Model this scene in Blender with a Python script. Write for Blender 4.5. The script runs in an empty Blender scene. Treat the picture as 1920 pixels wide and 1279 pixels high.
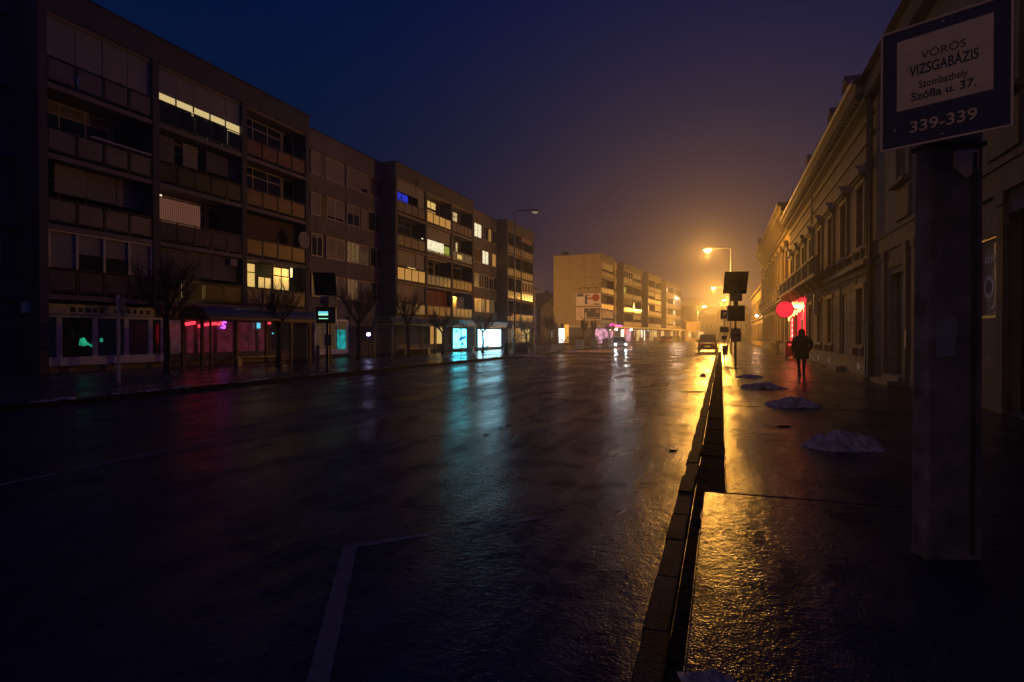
import bpy, math, random
from mathutils import Vector, Matrix
random.seed(7)
R = math.radians; PI = math.pi
SC = bpy.context.scene
COL = SC.collection

# ------------------------------------------------------------------ camera
HC = 1.6                       # eye height above the road
TH = math.atan(392/1120)       # street axis (+Y) lies this far right of the view axis
CT, ST = math.cos(TH), math.sin(TH)
HZ = 629.0                     # photo row of the horizon
cam = bpy.data.cameras.new('camera'); camo = bpy.data.objects.new('camera', cam); COL.objects.link(camo)
cam.sensor_width = 36; cam.lens = 21.0; cam.clip_start = 0.05; cam.clip_end = 3000
camo.location = (0, 0, HC); camo.rotation_euler = (R(90)-math.atan((639.5-HZ)/1120), 0, TH)
SC.camera = camo

# ------------------------------------------------------------------ night sky
w = bpy.data.worlds.new('World'); SC.world = w; w.use_nodes = True
nt = w.node_tree; nt.nodes.clear()
def N(t, **k):
    n = nt.nodes.new(t)
    for a, b in k.items(): setattr(n, a, b)
    return n
wo = N('ShaderNodeOutputWorld'); bg = N('ShaderNodeBackground'); tc = N('ShaderNodeTexCoord')
nrm = N('ShaderNodeVectorMath', operation='NORMALIZE'); nt.links.new(tc.outputs['Generated'], nrm.inputs[0])
sx = N('ShaderNodeSeparateXYZ'); nt.links.new(nrm.outputs[0], sx.inputs[0])
cr = N('ShaderNodeValToRGB'); nt.links.new(sx.outputs['Z'], cr.inputs[0])
el = cr.color_ramp.elements
el[0].position = 0.0; el[0].color = (.0260, .0130, .0230, 1)
el[1].position = 1.0; el[1].color = (.0010, .0110, .160, 1)
for p_, c_ in ((.10, (.0150, .0105, .0260)), (.20, (.0060, .0080, .0300)), (.31, (.0012, .0078, .0340)), (.50, (.0002, .0056, .0420))):
    e = cr.color_ramp.elements.new(p_); e.color = (*c_, 1)
gd = Vector((.02, 1, .03)).normalized()          # the town's glow down the street
dt = N('ShaderNodeVectorMath', operation='DOT_PRODUCT'); dt.inputs[1].default_value = gd
nt.links.new(nrm.outputs[0], dt.inputs[0])
pw = N('ShaderNodeMath', operation='POWER', use_clamp=True); pw.inputs[1].default_value = 15
mx0 = N('ShaderNodeMath', operation='MAXIMUM'); mx0.inputs[1].default_value = 0
nt.links.new(dt.outputs['Value'], mx0.inputs[0]); nt.links.new(mx0.outputs[0], pw.inputs[0])
gl = N('ShaderNodeMix', data_type='RGBA', blend_type='ADD'); gl.clamp_result = False
sc_ = N('ShaderNodeMix', data_type='RGBA', blend_type='MIX'); sc_.inputs['A'].default_value = (0, 0, 0, 1); sc_.inputs['B'].default_value = (.050, .023, .012, 1)
nt.links.new(pw.outputs[0], sc_.inputs['Factor'])
gl.inputs['Factor'].default_value = 1
nt.links.new(cr.outputs[0], gl.inputs['A']); nt.links.new(sc_.outputs['Result'], gl.inputs['B'])
sky = N('ShaderNodeTexSky', sky_type='NISHITA', sun_disc=False)
sky.sun_elevation = R(-4); sky.sun_rotation = R(150)
ad = N('ShaderNodeMix', data_type='RGBA', blend_type='ADD'); ad.inputs['Factor'].default_value = .004
# lit town behind the photographer: warm glow low in the opposite sky
dt2 = N('ShaderNodeVectorMath', operation='DOT_PRODUCT'); dt2.inputs[1].default_value = Vector((-.62, -.76, .16)).normalized()
nt.links.new(nrm.outputs[0], dt2.inputs[0])
mx2 = N('ShaderNodeMath', operation='MAXIMUM'); mx2.inputs[1].default_value = 0; nt.links.new(dt2.outputs['Value'], mx2.inputs[0])
pw2 = N('ShaderNodeMath', operation='POWER', use_clamp=True); pw2.inputs[1].default_value = 3; nt.links.new(mx2.outputs[0], pw2.inputs[0])
g2_ = N('ShaderNodeMix', data_type='RGBA'); g2_.inputs['A'].default_value = (0, 0, 0, 1); g2_.inputs['B'].default_value = (.15, .085, .050, 1)
nt.links.new(pw2.outputs[0], g2_.inputs['Factor'])
gl2 = N('ShaderNodeMix', data_type='RGBA', blend_type='ADD'); gl2.inputs['Factor'].default_value = 1
nt.links.new(gl.outputs['Result'], gl2.inputs['A']); nt.links.new(g2_.outputs['Result'], gl2.inputs['B'])
nt.links.new(gl2.outputs['Result'], ad.inputs['A']); nt.links.new(sky.outputs[0], ad.inputs['B'])
nt.links.new(ad.outputs['Result'], bg.inputs['Color']); bg.inputs['Strength'].default_value = 1.0
nt.links.new(bg.outputs[0], wo.inputs['Surface'])
SC.view_settings.view_transform = 'Standard'; SC.view_settings.look = 'None'
SC.view_settings.exposure = 0; SC.view_settings.gamma = 1
SC.cycles.use_denoising = True
SC.cycles.volume_bounces = 0; SC.cycles.max_bounces = 6; SC.cycles.transparent_max_bounces = 12
SC.cycles.volume_step_rate = 4; SC.cycles.sample_clamp_indirect = 3

# ------------------------------------------------------------------ measuring: photo pixel -> place
def C2W(xc, zc, z): return Vector((xc*CT-zc*ST, xc*ST+zc*CT, z))
def PD(px, py, d): return C2W((px-960)/1120*d, d, HC+(HZ-py)/1120*d)       # at depth d
def G(px, py, z=0.0):                                                     # on level z
    d = 1120*(HC-z)/(py-HZ); return C2W((px-960)/1120*d, d, z)
def DEP(p): return -p[0]*ST+p[1]*CT
def ray(px): return Vector(((px-960)/1120*CT-ST, (px-960)/1120*ST+CT))
def UX(px, A, D, v=0.0):
    """distance along a facade line (A, dir D) at which the sight line of column px meets it; v = set back"""
    n = Vector((-D[1], D[0])); a = Vector((A[0], A[1]))+n*v; r = ray(px)
    # a + D u = r t
    det = -D[0]*r[1]+D[1]*r[0]
    return (a[0]*r[1]-a[1]*r[0])/det

# ------------------------------------------------------------------ materials
M = {}
def pm(name):
    m = bpy.data.materials.new(name); m.use_nodes = True; M[name] = m
    return m, m.node_tree, m.node_tree.nodes['Principled BSDF']
def nn(t, ty, **k):
    n = t.nodes.new(ty)
    for a, b in k.items(): setattr(n, a, b)
    return n
def mat(name, col, rough=.6, metal=0, var=.25, scale=3.0, bump=.0, bscale=40, spec=.5):
    m, t, b = pm(name)
    tc = nn(t, 'ShaderNodeTexCoord'); no = nn(t, 'ShaderNodeTexNoise'); no.inputs['Scale'].default_value = scale
    no.inputs['Detail'].default_value = 6; t.links.new(tc.outputs['Object'], no.inputs['Vector'])
    mr = nn(t, 'ShaderNodeMapRange'); mr.inputs['From Min'].default_value = .3; mr.inputs['From Max'].default_value = .7
    mr.inputs['To Min'].default_value = 1-var; mr.inputs['To Max'].default_value = 1+var
    t.links.new(no.outputs['Fac'], mr.inputs['Value'])
    mu = nn(t, 'ShaderNodeVectorMath', operation='SCALE'); mu.inputs[0].default_value = col[:3]
    t.links.new(mr.outputs[0], mu.inputs['Scale']); t.links.new(mu.outputs[0], b.inputs['Base Color'])
    b.inputs['Roughness'].default_value = rough; b.inputs['Metallic'].default_value = metal
    b.inputs['Specular IOR Level'].default_value = spec
    if bump:
        n2 = nn(t, 'ShaderNodeTexNoise'); n2.inputs['Scale'].default_value = bscale; n2.inputs['Detail'].default_value = 4
        t.links.new(tc.outputs['Object'], n2.inputs['Vector'])
        bp = nn(t, 'ShaderNodeBump'); bp.inputs['Strength'].default_value = bump; bp.inputs['Distance'].default_value = .02
        t.links.new(n2.outputs['Fac'], bp.inputs['Height']); t.links.new(bp.outputs[0], b.inputs['Normal'])
    return m
def emi(name, col, s, pattern=None, scale=6, amt=.5, base=(.02, .02, .02)):
    """a thing that gives light: lit pane, lamp, screen; pattern = what hangs behind it (curtain folds, goods, print)"""
    m, t, b = pm(name)
    b.inputs['Base Color'].default_value = (*base, 1); b.inputs['Emission Color'].default_value = (*col, 1)
    b.inputs['Roughness'].default_value = .15
    if pattern is None:
        b.inputs['Emission Strength'].default_value = s; return m
    tc = nn(t, 'ShaderNodeTexCoord')
    if pattern == 'curtain':
        tx = nn(t, 'ShaderNodeTexWave', bands_direction='X'); tx.inputs['Scale'].default_value = scale
        tx.inputs['Distortion'].default_value = 2.5; tx.inputs['Detail'].default_value = 2
        o = tx.outputs['Fac']
    else:
        tx = nn(t, 'ShaderNodeTexNoise'); tx.inputs['Scale'].default_value = scale; tx.inputs['Detail'].default_value = 5
        o = tx.outputs['Fac']
    t.links.new(tc.outputs['Object'], tx.inputs['Vector'])
    mr = nn(t, 'ShaderNodeMapRange'); mr.inputs['From Min'].default_value = .25; mr.inputs['From Max'].default_value = .75
    mr.inputs['To Min'].default_value = s*(1-amt); mr.inputs['To Max'].default_value = s*(1+amt*.5)
    t.links.new(o, mr.inputs['Value']); t.links.new(mr.outputs[0], b.inputs['Emission Strength'])
    return m
def glass(name, col=(.02, .025, .03), rough=.06):
    m = mat(name, col, rough, 0, .2, 1.5, 0); return m
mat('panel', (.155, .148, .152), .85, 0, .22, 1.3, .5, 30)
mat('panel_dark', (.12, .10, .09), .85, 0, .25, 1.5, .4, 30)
mat('panel_loggia_shaded', (.085, .084, .092), .85, 0, .22, 1.3, .5, 30)  # darker panel concrete; shade on the loggia fronts is put into the colour
mat('slab', (.20, .18, .17), .8, 0, .2, 4, .3, 30)
mat('rail', (.03, .03, .035), .5, .3, .2, 5)
mat('rail_panel', (.17, .15, .15), .45, 0, .25, 2)
mat('rail_panel_red', (.20, .085, .06), .45, 0, .25, 2)
mat('blind', (.24, .235, .25), .7, 0, .12, 2)
mat('curtain_dark', (.10, .06, .06), .8, 0, .3, 6)
mat('curtain_red', (.16, .03, .025), .8, 0, .3, 6)
mat('frame', (.55, .50, .46), .45, 0, .1, 3)
mat('shop_frame', (.72, .72, .75), .5, 0, .2, 3)
mat('frame_dark', (.06, .05, .05), .4, 0, .1, 3)
glass('pane'); glass('pane_blue', (.03, .05, .09))
mat('roof_dark', (.035, .03, .03), .8, 0, .3, 5, .5, 12)
mat('roof_tile', (.07, .035, .025), .75, 0, .4, 9, 1, 14)
mat('black', (.012, .012, .014), .5, 0, .1, 3)
mat('dark_metal', (.05, .05, .055), .4, .7, .2, 5)
mat('galv', (.30, .30, .31), .45, .6, .25, 7)
mat('white_paint', (.7, .7, .68), .5, 0, .1, 5)
mat('concrete', (.24, .22, .20), .85, 0, .3, 6, .7, 60)
mat('old_concrete', (.21, .19, .165), .9, 0, .45, 5, 1, 90)
mat('stucco', (.135, .115, .095), .85, 0, .25, 2.2, .4, 50)
mat('stucco_yellow', (.42, .30, .13), .85, 0, .2, 2.2, .4, 50)
mat('stucco_grey', (.19, .175, .155), .9, 0, .3, 2.0, .4, 50)
mat('stone', (.20, .17, .13), .8, 0, .3, 5, .5, 40)
mat('wood_dark', (.035, .022, .018), .5, 0, .4, 4)
mat('bark', (.045, .035, .03), .9, 0, .4, 15, .6, 50)
mat('twig', (.06, .045, .04), .9, 0, .3, 15)
mat('hedge', (.035, .04, .02), .8, 0, .4, 9)
mat('twig_red', (.13, .05, .03), .8, 0, .4, 9)
mat('coat', (.012, .012, .02), .8, 0, .3, 20)
mat('trousers', (.012, .014, .025), .8, 0, .3, 20)
mat('hair', (.015, .010, .008), .6, 0, .3, 60)
mat('skin', (.45, .28, .2), .5, 0, .05, 20)
mat('shoe', (.01, .01, .01), .35, 0, .1, 20)
mat('sign_blue', (.007, .010, .055), .5, 0, .1, 8)
mat('sign_white', (.78, .57, .34), .55, 0, .12, 9)
mat('sign_letter', (.010, .014, .07), .55, 0, .05, 8)
mat('solar', (.010, .012, .02), .25, 0, .1, 4)
mat('rubber', (.01, .01, .01), .7, 0, .1, 5)
mat('poster_cream', (.85, .80, .74), .6, 0, .1, 5)
mat('poster_blue', (.04, .06, .22), .6, 0, .1, 5)
mat('poster_red', (.45, .05, .03), .6, 0, .1, 5)
mat('poster_dark', (.06, .05, .06), .6, 0, .5, 2)
mat('red_plastic', (.30, .01, .01), .4, 0, .15, 5)
mat('green_plastic', (.02, .16, .08), .4, 0, .15, 5)
mat('light_gable', (.42, .35, .20), .85, 0, .10, 1.2, .3, 20)
def carpaint(name, col):
    m = mat(name, col, .25, .2, .05, 3); m.node_tree.nodes['Principled BSDF'].inputs['Coat Weight'].default_value = .8; return m
carpaint('car_dark', (.03, .02, .02)); carpaint('car_red', (.35, .02, .01)); carpaint('car_grey', (.18, .18, .18)); carpaint('car_silver', (.4, .4, .4))
emi('lit_yellow', (1, .66, .20), .85, 'curtain', 9, .6)
emi('lit_cream', (1, .74, .32), .75, 'curtain', 8, .5)
emi('lit_white', (1, .88, .55), 1.15, 'noise', 5, .6)
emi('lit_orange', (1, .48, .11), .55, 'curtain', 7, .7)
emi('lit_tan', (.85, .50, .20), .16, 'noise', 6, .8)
emi('lit_dim', (.8, .42, .2), .07, 'noise', 4, .8)
emi('lit_pink', (1, .40, .25), .12, 'curtain', 3, .7)
emi('lit_green', (.75, .80, .12), .45, 'noise', 4, .5)
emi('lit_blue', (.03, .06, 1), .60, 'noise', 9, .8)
emi('lit_sky', (.02, .20, .95), .22, 'noise', 6, .6)
emi('shop_pink', (1, .45, .62), .9, 'noise', 1.4, .9)
emi('shop_white', (1, .86, .62), 2.2, 'noise', 2.0, .9)
emi('shop_yellow', (1, .62, .20), 1.0, 'noise', 1.5, .9)
emi('shop_dim', (.35, .25, .35), .06, 'noise', 3, .9)
emi('shop_teal', (.02, .6, .6), .55, 'noise', 3.2, .95)
emi('shop_wine', (.55, .06, .16), .11, 'noise', 2.5, .8)
emi('shop_night', (.04, .10, .25), .012, 'noise', 6, .9)
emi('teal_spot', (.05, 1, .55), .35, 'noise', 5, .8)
emi('box_cyan', (.08, .78, 1), 8.0, 'noise', 2.1, .6)
emi('box_white', (.36, .80, 1), 8.5, 'noise', 2.4, .35)
emi('box_print', (.03, .28, .75), .9, 'noise', 5, .5)
emi('display', (.35, 1, .62), 1.3)
emi('display_blue', (.15, .75, 1), 1.0)
emi('neon_red', (1, .03, .05), 3.0)
emi('neon_panel', (1, .012, .03), 2.4, 'noise', 2.2, .6)
emi('sign_red', (1, .02, .05), 1.1, 'noise', 3, .12)
emi('neon_orange', (1, .38, .10), 6)
emi('neon_pink', (1, .06, .50), 5)
emi('neon_violet', (.55, .10, 1), 2.0)
emi('lamp_violet', (.52, .45, 1), 14)
emi('lamp_sodium', (1, .50, .10), 300)
emi('lamp_pink', (1, .62, .38), 70)
emi('lamp_off', (1, .7, .5), .22)
emi('head_light', (.93, 1, 1), 40)
emi('tail_light', (1, .03, .02), 8)
emi('tail_dim', (1, .10, .02), .3)
emi('column_white', (1, .90, .80), 4.0, 'noise', 2, .15)
emi('column_orange', (1, .42, .06), 1.3, 'noise', 4, .7)
# thin glass of the shelters
m, t, b = pm('shelter_glass'); b.inputs['Base Color'].default_value = (.6, .7, .7, 1); b.inputs['Roughness'].default_value = .03
b.inputs['Alpha'].default_value = .05
m, t, b = pm('canopy_glass'); b.inputs['Base Color'].default_value = (.12, .18, .20, 1); b.inputs['Roughness'].default_value = .3
b.inputs['Alpha'].default_value = .55
m, t, b = pm('canopy_glass_lit'); b.inputs['Base Color'].default_value = (.55, .70, .72, 1); b.inputs['Roughness'].default_value = .3  # paler copy of the canopy glass, with the advert glow put into its colour
b.inputs['Alpha'].default_value = .6
# snow: old, crusted
mat('snow', (.46, .39, .30), .7, 0, .45, 9, 1, 90)

def wet(name, col, r0, r1, grain, joints=False):
    """wet paving: aggregate grain, shallow ruts, film of water lying in the low spots"""
    m, t, b = pm(name); L = t.links.new
    tc = nn(t, 'ShaderNodeTexCoord')
    big = nn(t, 'ShaderNodeTexNoise'); big.inputs['Scale'].default_value = .55; big.inputs['Detail'].default_value = 7; big.inputs['Roughness'].default_value = .62
    mp = nn(t, 'ShaderNodeMapping'); mp.inputs['Scale'].default_value = (1.0, .30, 1); L(tc.outputs['Object'], mp.inputs[0]); L(mp.outputs[0], big.inputs['Vector'])
    g = nn(t, 'ShaderNodeTexVoronoi'); g.inputs['Scale'].default_value = grain; L(tc.outputs['Object'], g.inputs['Vector'])
    g2 = nn(t, 'ShaderNodeTexNoise'); g2.inputs['Scale'].default_value = 30; g2.inputs['Detail'].default_value = 5; L(tc.outputs['Object'], g2.inputs['Vector'])
    md = nn(t, 'ShaderNodeTexNoise'); md.inputs['Scale'].default_value = 2.2; md.inputs['Detail'].default_value = 6; md.inputs['Distortion'].default_value = .35
    L(mp.outputs[0], md.inputs['Vector'])
    # water film mask
    wm = nn(t, 'ShaderNodeMapRange'); wm.inputs['From Min'].default_value = .40; wm.inputs['From Max'].default_value = .64; L(big.outputs['Fac'], wm.inputs['Value'])
    rr = nn(t, 'ShaderNodeMapRange'); rr.inputs['To Min'].default_value = r1; rr.inputs['To Max'].default_value = r0; L(wm.outputs[0], rr.inputs['Value'])
    L(rr.outputs[0], b.inputs['Roughness'])
    # long ruts and trowel lines running with the traffic
    ru = nn(t, 'ShaderNodeTexNoise'); ru.inputs['Scale'].default_value = 1.0; ru.inputs['Detail'].default_value = 5; ru.inputs['Roughness'].default_value = .6
    mp2 = nn(t, 'ShaderNodeMapping'); mp2.inputs['Scale'].default_value = (1.5, .035, 1); L(tc.outputs['Object'], mp2.inputs[0]); L(mp2.outputs[0], ru.inputs['Vector'])
    rum = nn(t, 'ShaderNodeMapRange'); rum.inputs['From Min'].default_value = .36; rum.inputs['From Max'].default_value = .54; rum.inputs['To Min'].default_value = .25; rum.inputs['To Max'].default_value = 1.0
    L(ru.outputs['Fac'], rum.inputs['Value'])
    di = nn(t, 'ShaderNodeMapRange'); di.inputs['From Min'].default_value = .40; di.inputs['From Max'].default_value = .54
    di.inputs['To Min'].default_value = .16; di.inputs['To Max'].default_value = .60
    L(md.outputs['Fac'], di.inputs['Value'])
    dm = nn(t, 'ShaderNodeMath', operation='MULTIPLY'); L(di.outputs[0], dm.inputs[0]); L(rum.outputs[0], dm.inputs[1]); L(dm.outputs[0], b.inputs['Specular IOR Level'])
    cm = nn(t, 'ShaderNodeMix', data_type='RGBA'); cm.inputs['A'].default_value = (*[c*.55 for c in col], 1); cm.inputs['B'].default_value = (*[min(1, c*1.7) for c in col], 1)
    L(g2.outputs['Fac'], cm.inputs['Factor']); L(cm.outputs['Result'], b.inputs['Base Color'])
    # bumps
    b1 = nn(t, 'ShaderNodeBump'); b1.inputs['Distance'].default_value = .0028; b1.inputs['Strength'].default_value = .9
    L(g.outputs['Distance'], b1.inputs['Height'])
    fs = nn(t, 'ShaderNodeMapRange'); fs.inputs['To Min'].default_value = .80; fs.inputs['To Max'].default_value = .30; L(wm.outputs[0], fs.inputs['Value']); L(fs.outputs[0], b1.inputs['Strength'])
    b2 = nn(t, 'ShaderNodeBump'); b2.inputs['Distance'].default_value = .022; b2.inputs['Strength'].default_value = .8
    L(md.outputs['Fac'], b2.inputs['Height']); L(b1.outputs[0], b2.inputs['Normal'])
    m3 = nn(t, 'ShaderNodeTexNoise'); m3.inputs['Scale'].default_value = 13; m3.inputs['Detail'].default_value = 4; m3.inputs['Roughness'].default_value = .65
    L(tc.outputs['Object'], m3.inputs['Vector'])
    b4 = nn(t, 'ShaderNodeBump'); b4.inputs['Distance'].default_value = .014; b4.inputs['Strength'].default_value = .5
    L(m3.outputs['Fac'], b4.inputs['Height']); L(b2.outputs[0], b4.inputs['Normal'])
    # patches of old repair and grit that shine less
    m5 = nn(t, 'ShaderNodeTexNoise'); m5.inputs['Scale'].default_value = 1.15; m5.inputs['Detail'].default_value = 8; m5.inputs['Roughness'].default_value = .72
    L(tc.outputs['Object'], m5.inputs['Vector'])
    pr = nn(t, 'ShaderNodeMapRange'); pr.inputs['From Min'].default_value = .42; pr.inputs['From Max'].default_value = .50; pr.inputs['To Min'].default_value = .18; pr.inputs['To Max'].default_value = 1.0
    L(m5.outputs['Fac'], pr.inputs['Value'])
    dm2 = nn(t, 'ShaderNodeMath', operation='MULTIPLY'); L(dm.outputs[0], dm2.inputs[0]); L(pr.outputs[0], dm2.inputs[1]); L(dm2.outputs[0], b.inputs['Specular IOR Level'])
    last = b4
    if joints:
        wv = nn(t, 'ShaderNodeTexBrick'); wv.inputs['Scale'].default_value = 1; wv.inputs['Mortar Size'].default_value = .022
        wv.inputs['Brick Width'].default_value = 6.0; wv.inputs['Row Height'].default_value = 1.95; wv.inputs['Mortar Smooth'].default_value = .5
        wv.offset = 0
        L(tc.outputs['Object'], wv.inputs['Vector'])
        b3 = nn(t, 'ShaderNodeBump'); b3.invert = True; b3.inputs['Distance'].default_value = .03; b3.inputs['Strength'].default_value = 1
        L(wv.outputs['Fac'], b3.inputs['Height']); L(b2.outputs[0], b3.inputs['Normal']); last = b3
    L(last.outputs[0], b.inputs['Normal'])
    b.inputs['IOR'].default_value = 1.36
    return m
wet('asphalt', (.020, .021, .032), .18, .34, 62)
wet('sidewalk', (.022, .022, .030), .14, .26, 58)
wet('platform', (.045, .043, .043), .13, .33, 60)
mat('kerb_stone', (.022, .021, .022), .7, 0, .7, 5, .8, 70, .06)
mat('gutter_stone', (.010, .010, .012), .9, 0, .6, 9, 1.0, 35, .02)
wet('marking', (.11, .105, .10), .35, .6, 95)
mat('ground', (.03, .03, .028), .8, 0, .3, .5)

# ------------------------------------------------------------------ mesh builder
class MB:
    def __init__(s): s.v = []; s.f = []; s.m = []
    def face(s, pts, m=0):
        k = len(s.v); s.v += [tuple(p) for p in pts]; s.f.append(tuple(range(k, k+len(pts)))); s.m.append(m)
    def box(s, x0, y0, z0, x1, y1, z1, m=0):
        if x0 > x1: x0, x1 = x1, x0
        if y0 > y1: y0, y1 = y1, y0
        if z0 > z1: z0, z1 = z1, z0
        k = len(s.v)
        s.v += [(x0, y0, z0), (x1, y0, z0), (x1, y1, z0), (x0, y1, z0), (x0, y0, z1), (x1, y0, z1), (x1, y1, z1), (x0, y1, z1)]
        for f in ((0, 3, 2, 1), (4, 5, 6, 7), (0, 1, 5, 4), (1, 2, 6, 5), (2, 3, 7, 6), (3, 0, 4, 7)):
            s.f.append(tuple(k+i for i in f)); s.m.append(m)
        return s
    def cyl(s, p0, p1, r0, r1=None, n=10, m=0, cap=True):
        r1 = r0 if r1 is None else r1
        p0, p1 = Vector(p0), Vector(p1); d = (p1-p0)
        if d.length < 1e-6: return s
        d.normalize(); a = d.orthogonal().normalized(); b = d.cross(a); k = len(s.v)
        for p, r in ((p0, r0), (p1, r1)):
            for i in range(n):
                t = 2*math.pi*i/n; s.v.append(tuple(p+a*(r*math.cos(t))+b*(r*math.sin(t))))
        for i in range(n):
            j = (i+1) % n; s.f.append((k+i, k+j, k+n+j, k+n+i)); s.m.append(m)
        if cap:
            s.f.append(tuple(k+i for i in reversed(range(n)))); s.m.append(m)
            s.f.append(tuple(k+n+i for i in range(n))); s.m.append(m)
        return s
    def path(s, pts, r, n=8, m=0):
        for a, b in zip(pts, pts[1:]): s.cyl(a, b, r, r, n, m)
        return s
    def prism(s, poly, a0, a1, axis='x', m=0):
        """extrude a 2-D outline; axis x: poly=(y,z); y: (x,z); z: (x,y)"""
        def P(q, a): return {'x': (a, q[0], q[1]), 'y': (q[0], a, q[1]), 'z': (q[0], q[1], a)}[axis]
        k = len(s.v); n = len(poly)
        s.v += [P(q, a0) for q in poly]+[P(q, a1) for q in poly]
        s.f.append(tuple(k+i for i in range(n))); s.m.append(m)
        s.f.append(tuple(k+n+i for i in reversed(range(n)))); s.m.append(m)
        for i in range(n):
            j = (i+1) % n; s.f.append((k+i, k+n+i, k+n+j, k+j)); s.m.append(m)
        return s
    def loft(s, rings, m=0, cap=True):
        k = len(s.v); n = len(rings[0])
        for r in rings: s.v += [tuple(p) for p in r]
        for a in range(len(rings)-1):
            for i in range(n):
                j = (i+1) % n; s.f.append((k+a*n+i, k+a*n+j, k+(a+1)*n+j, k+(a+1)*n+i)); s.m.append(m)
        if cap:
            s.f.append(tuple(k+i for i in reversed(range(n)))); s.m.append(m)
            s.f.append(tuple(k+(len(rings)-1)*n+i for i in range(n))); s.m.append(m)
        return s
    def build(s, name, mats, parent=None, smooth=False, loc=None, rotz=0, bevel=0):
        if isinstance(mats, str): mats = [mats]
        me = bpy.data.meshes.new(name); me.from_pydata(s.v, [], s.f)
        for q in mats: me.materials.append(M[q])
        me.polygons.foreach_set('material_index', s.m)
        if smooth: me.polygons.foreach_set('use_smooth', [True]*len(s.f))
        me.update()
        o = bpy.data.objects.new(name, me); COL.objects.link(o)
        if parent is not None: o.parent = parent
        if loc is not None: o.location = loc
        o.rotation_euler.z = rotz
        if bevel:
            bv = o.modifiers.new('bevel', 'BEVEL'); bv.width = bevel; bv.segments = 2; bv.limit_method = 'ANGLE'
        return o
def tag(o, label, cat, group=None):
    o['label'] = label; o['category'] = cat
    if group: o['group'] = group
    return o
def thing(name, label, cat, loc=(0, 0, 0), rotz=0, group=None):
    o = bpy.data.objects.new(name, None); COL.objects.link(o); o.location = loc; o.rotation_euler.z = rotz
    o.empty_display_size = .2
    return tag(o, label, cat, group)
def struct(o, kind='structure'): o['kind'] = kind; return o
def copy_tree(o, parent=None):
    c = o.copy(); COL.objects.link(c); c.parent = parent
    for ch in [x for x in COL.objects if x.parent == o]: copy_tree(ch, c)
    return c
def text(s, size, mt, parent, name, x, z, y, width=None, bold=0, extrude=.001, align='CENTER'):
    cu = bpy.data.curves.new(name, 'FONT'); cu.body = s; cu.size = size; cu.align_x = align; cu.align_y = 'CENTER'
    cu.extrude = extrude; cu.offset = bold
    o = bpy.data.objects.new(name, cu); COL.objects.link(o)
    bpy.context.view_layer.update()
    dg = bpy.context.evaluated_depsgraph_get(); me = bpy.data.meshes.new_from_object(o.evaluated_get(dg))
    bpy.data.objects.remove(o)
    if width and len(me.vertices):
        xs = [v.co.x for v in me.vertices]; k = width/(max(xs)-min(xs)); c = (max(xs)+min(xs))/2
        for v in me.vertices: v.co.x = (v.co.x-c)*k
    me.materials.clear(); me.materials.append(M[mt])
    o = bpy.data.objects.new(name, me); COL.objects.link(o); o.parent = parent
    o.rotation_euler = (R(90), 0, 0); o.location = (x, y, z)
    return o

# ------------------------------------------------------------------ ground, road, pavements
XK = -.36      # right kerb face
XL = -14.2     # left kerb face
def sheet(name, pts, z, mt, th=None):
    b = MB()
    if th: b.prism(pts, z-th, z, 'z')
    else: b.face([(p[0], p[1], z) for p in pts])
    return struct(b.build(name, mt))
sheet('ground', [(-900, -200), (900, -200), (900, 1500), (-900, 1500)], -.06, 'ground')
sheet('road', [(XL-.1, -12), (XK+.05, -12), (XK+.05, 400), (XL+6, 400), (XL+4, 170), (XL-2.5, 88), (XL-.1, 75)], 0, 'asphalt')
sheet('side_road', [(-60, 84.2), (XL-.102, 79.2), (XL-.102, 98), (-60, 99)], -.004, 'asphalt')
b = MB(); y = 6.03-3.8*5
while y < 120:
    b.box(-.15 if y < 6 else .05, y+.018, -.04, 5.6, y+3.8-.018, .10+random.uniform(-.006, .006)); y += 3.8
b.box(.05, y, -.04, 5.6, 400, .10); b.box(.06, -12, -.05, 5.59, y, .055, 1)
struct(b.build('sidewalk', ['sidewalk', 'ground'], bevel=.01))
sheet('bus_platform', [(-34, -4), (XL-.2, -4), (XL-.2, 79), (-34, 80)], .10, 'platform', .14)
sheet('far_pavement', [(-30, 99), (XL-.8, 90), (XL+2.2, 120), (XL+4.4, 170), (XL+6.8, 400), (-34, 400)], .10, 'platform', .14)
# kerbs: rows of stones
def stones(name, x0, x1, y0, y1, ztop, step, mt, wob=.006):
    b = MB(); y = y0
    while y < y1:
        l = min(step*random.uniform(.9, 1.1), 3) if y < 60 else step*4
        dz = random.uniform(-wob, wob); dx = random.uniform(-wob, wob)
        b.box(x0+dx, y+.006, -.05, x1+dx, y+l-.006, ztop+dz); y += l
    return struct(b.build(name, mt, bevel=.012))
stones('kerb', XK-.02, XK+.115, -6, 120, .092, .7, 'kerb_stone', .011)
stones('kerb', XL-.2, XL-.02, -4, 78, .115, 1.0, 'kerb_stone', .01)
b = MB(); y = -5.0                       # the narrow cobbled strip beside the kerb
while y < 60:
    l = random.uniform(.42, .52); dz = random.uniform(-.008, .008)
    b.box(XK+.125, y+.004, -.04, -.16 if y < 5.6 else .045, y+l-.004, .074+dz)
    y += l
struct(b.build('gutter_strip', 'gutter_stone', bevel=.01))
b = MB(); b.box(XK+.12, -6, -.05, -.15, 6.0, .055); b.box(XK+.12, 6.05, -.05, .05, 120, .055); struct(b.build('gutter_bed', 'asphalt'))
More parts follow.
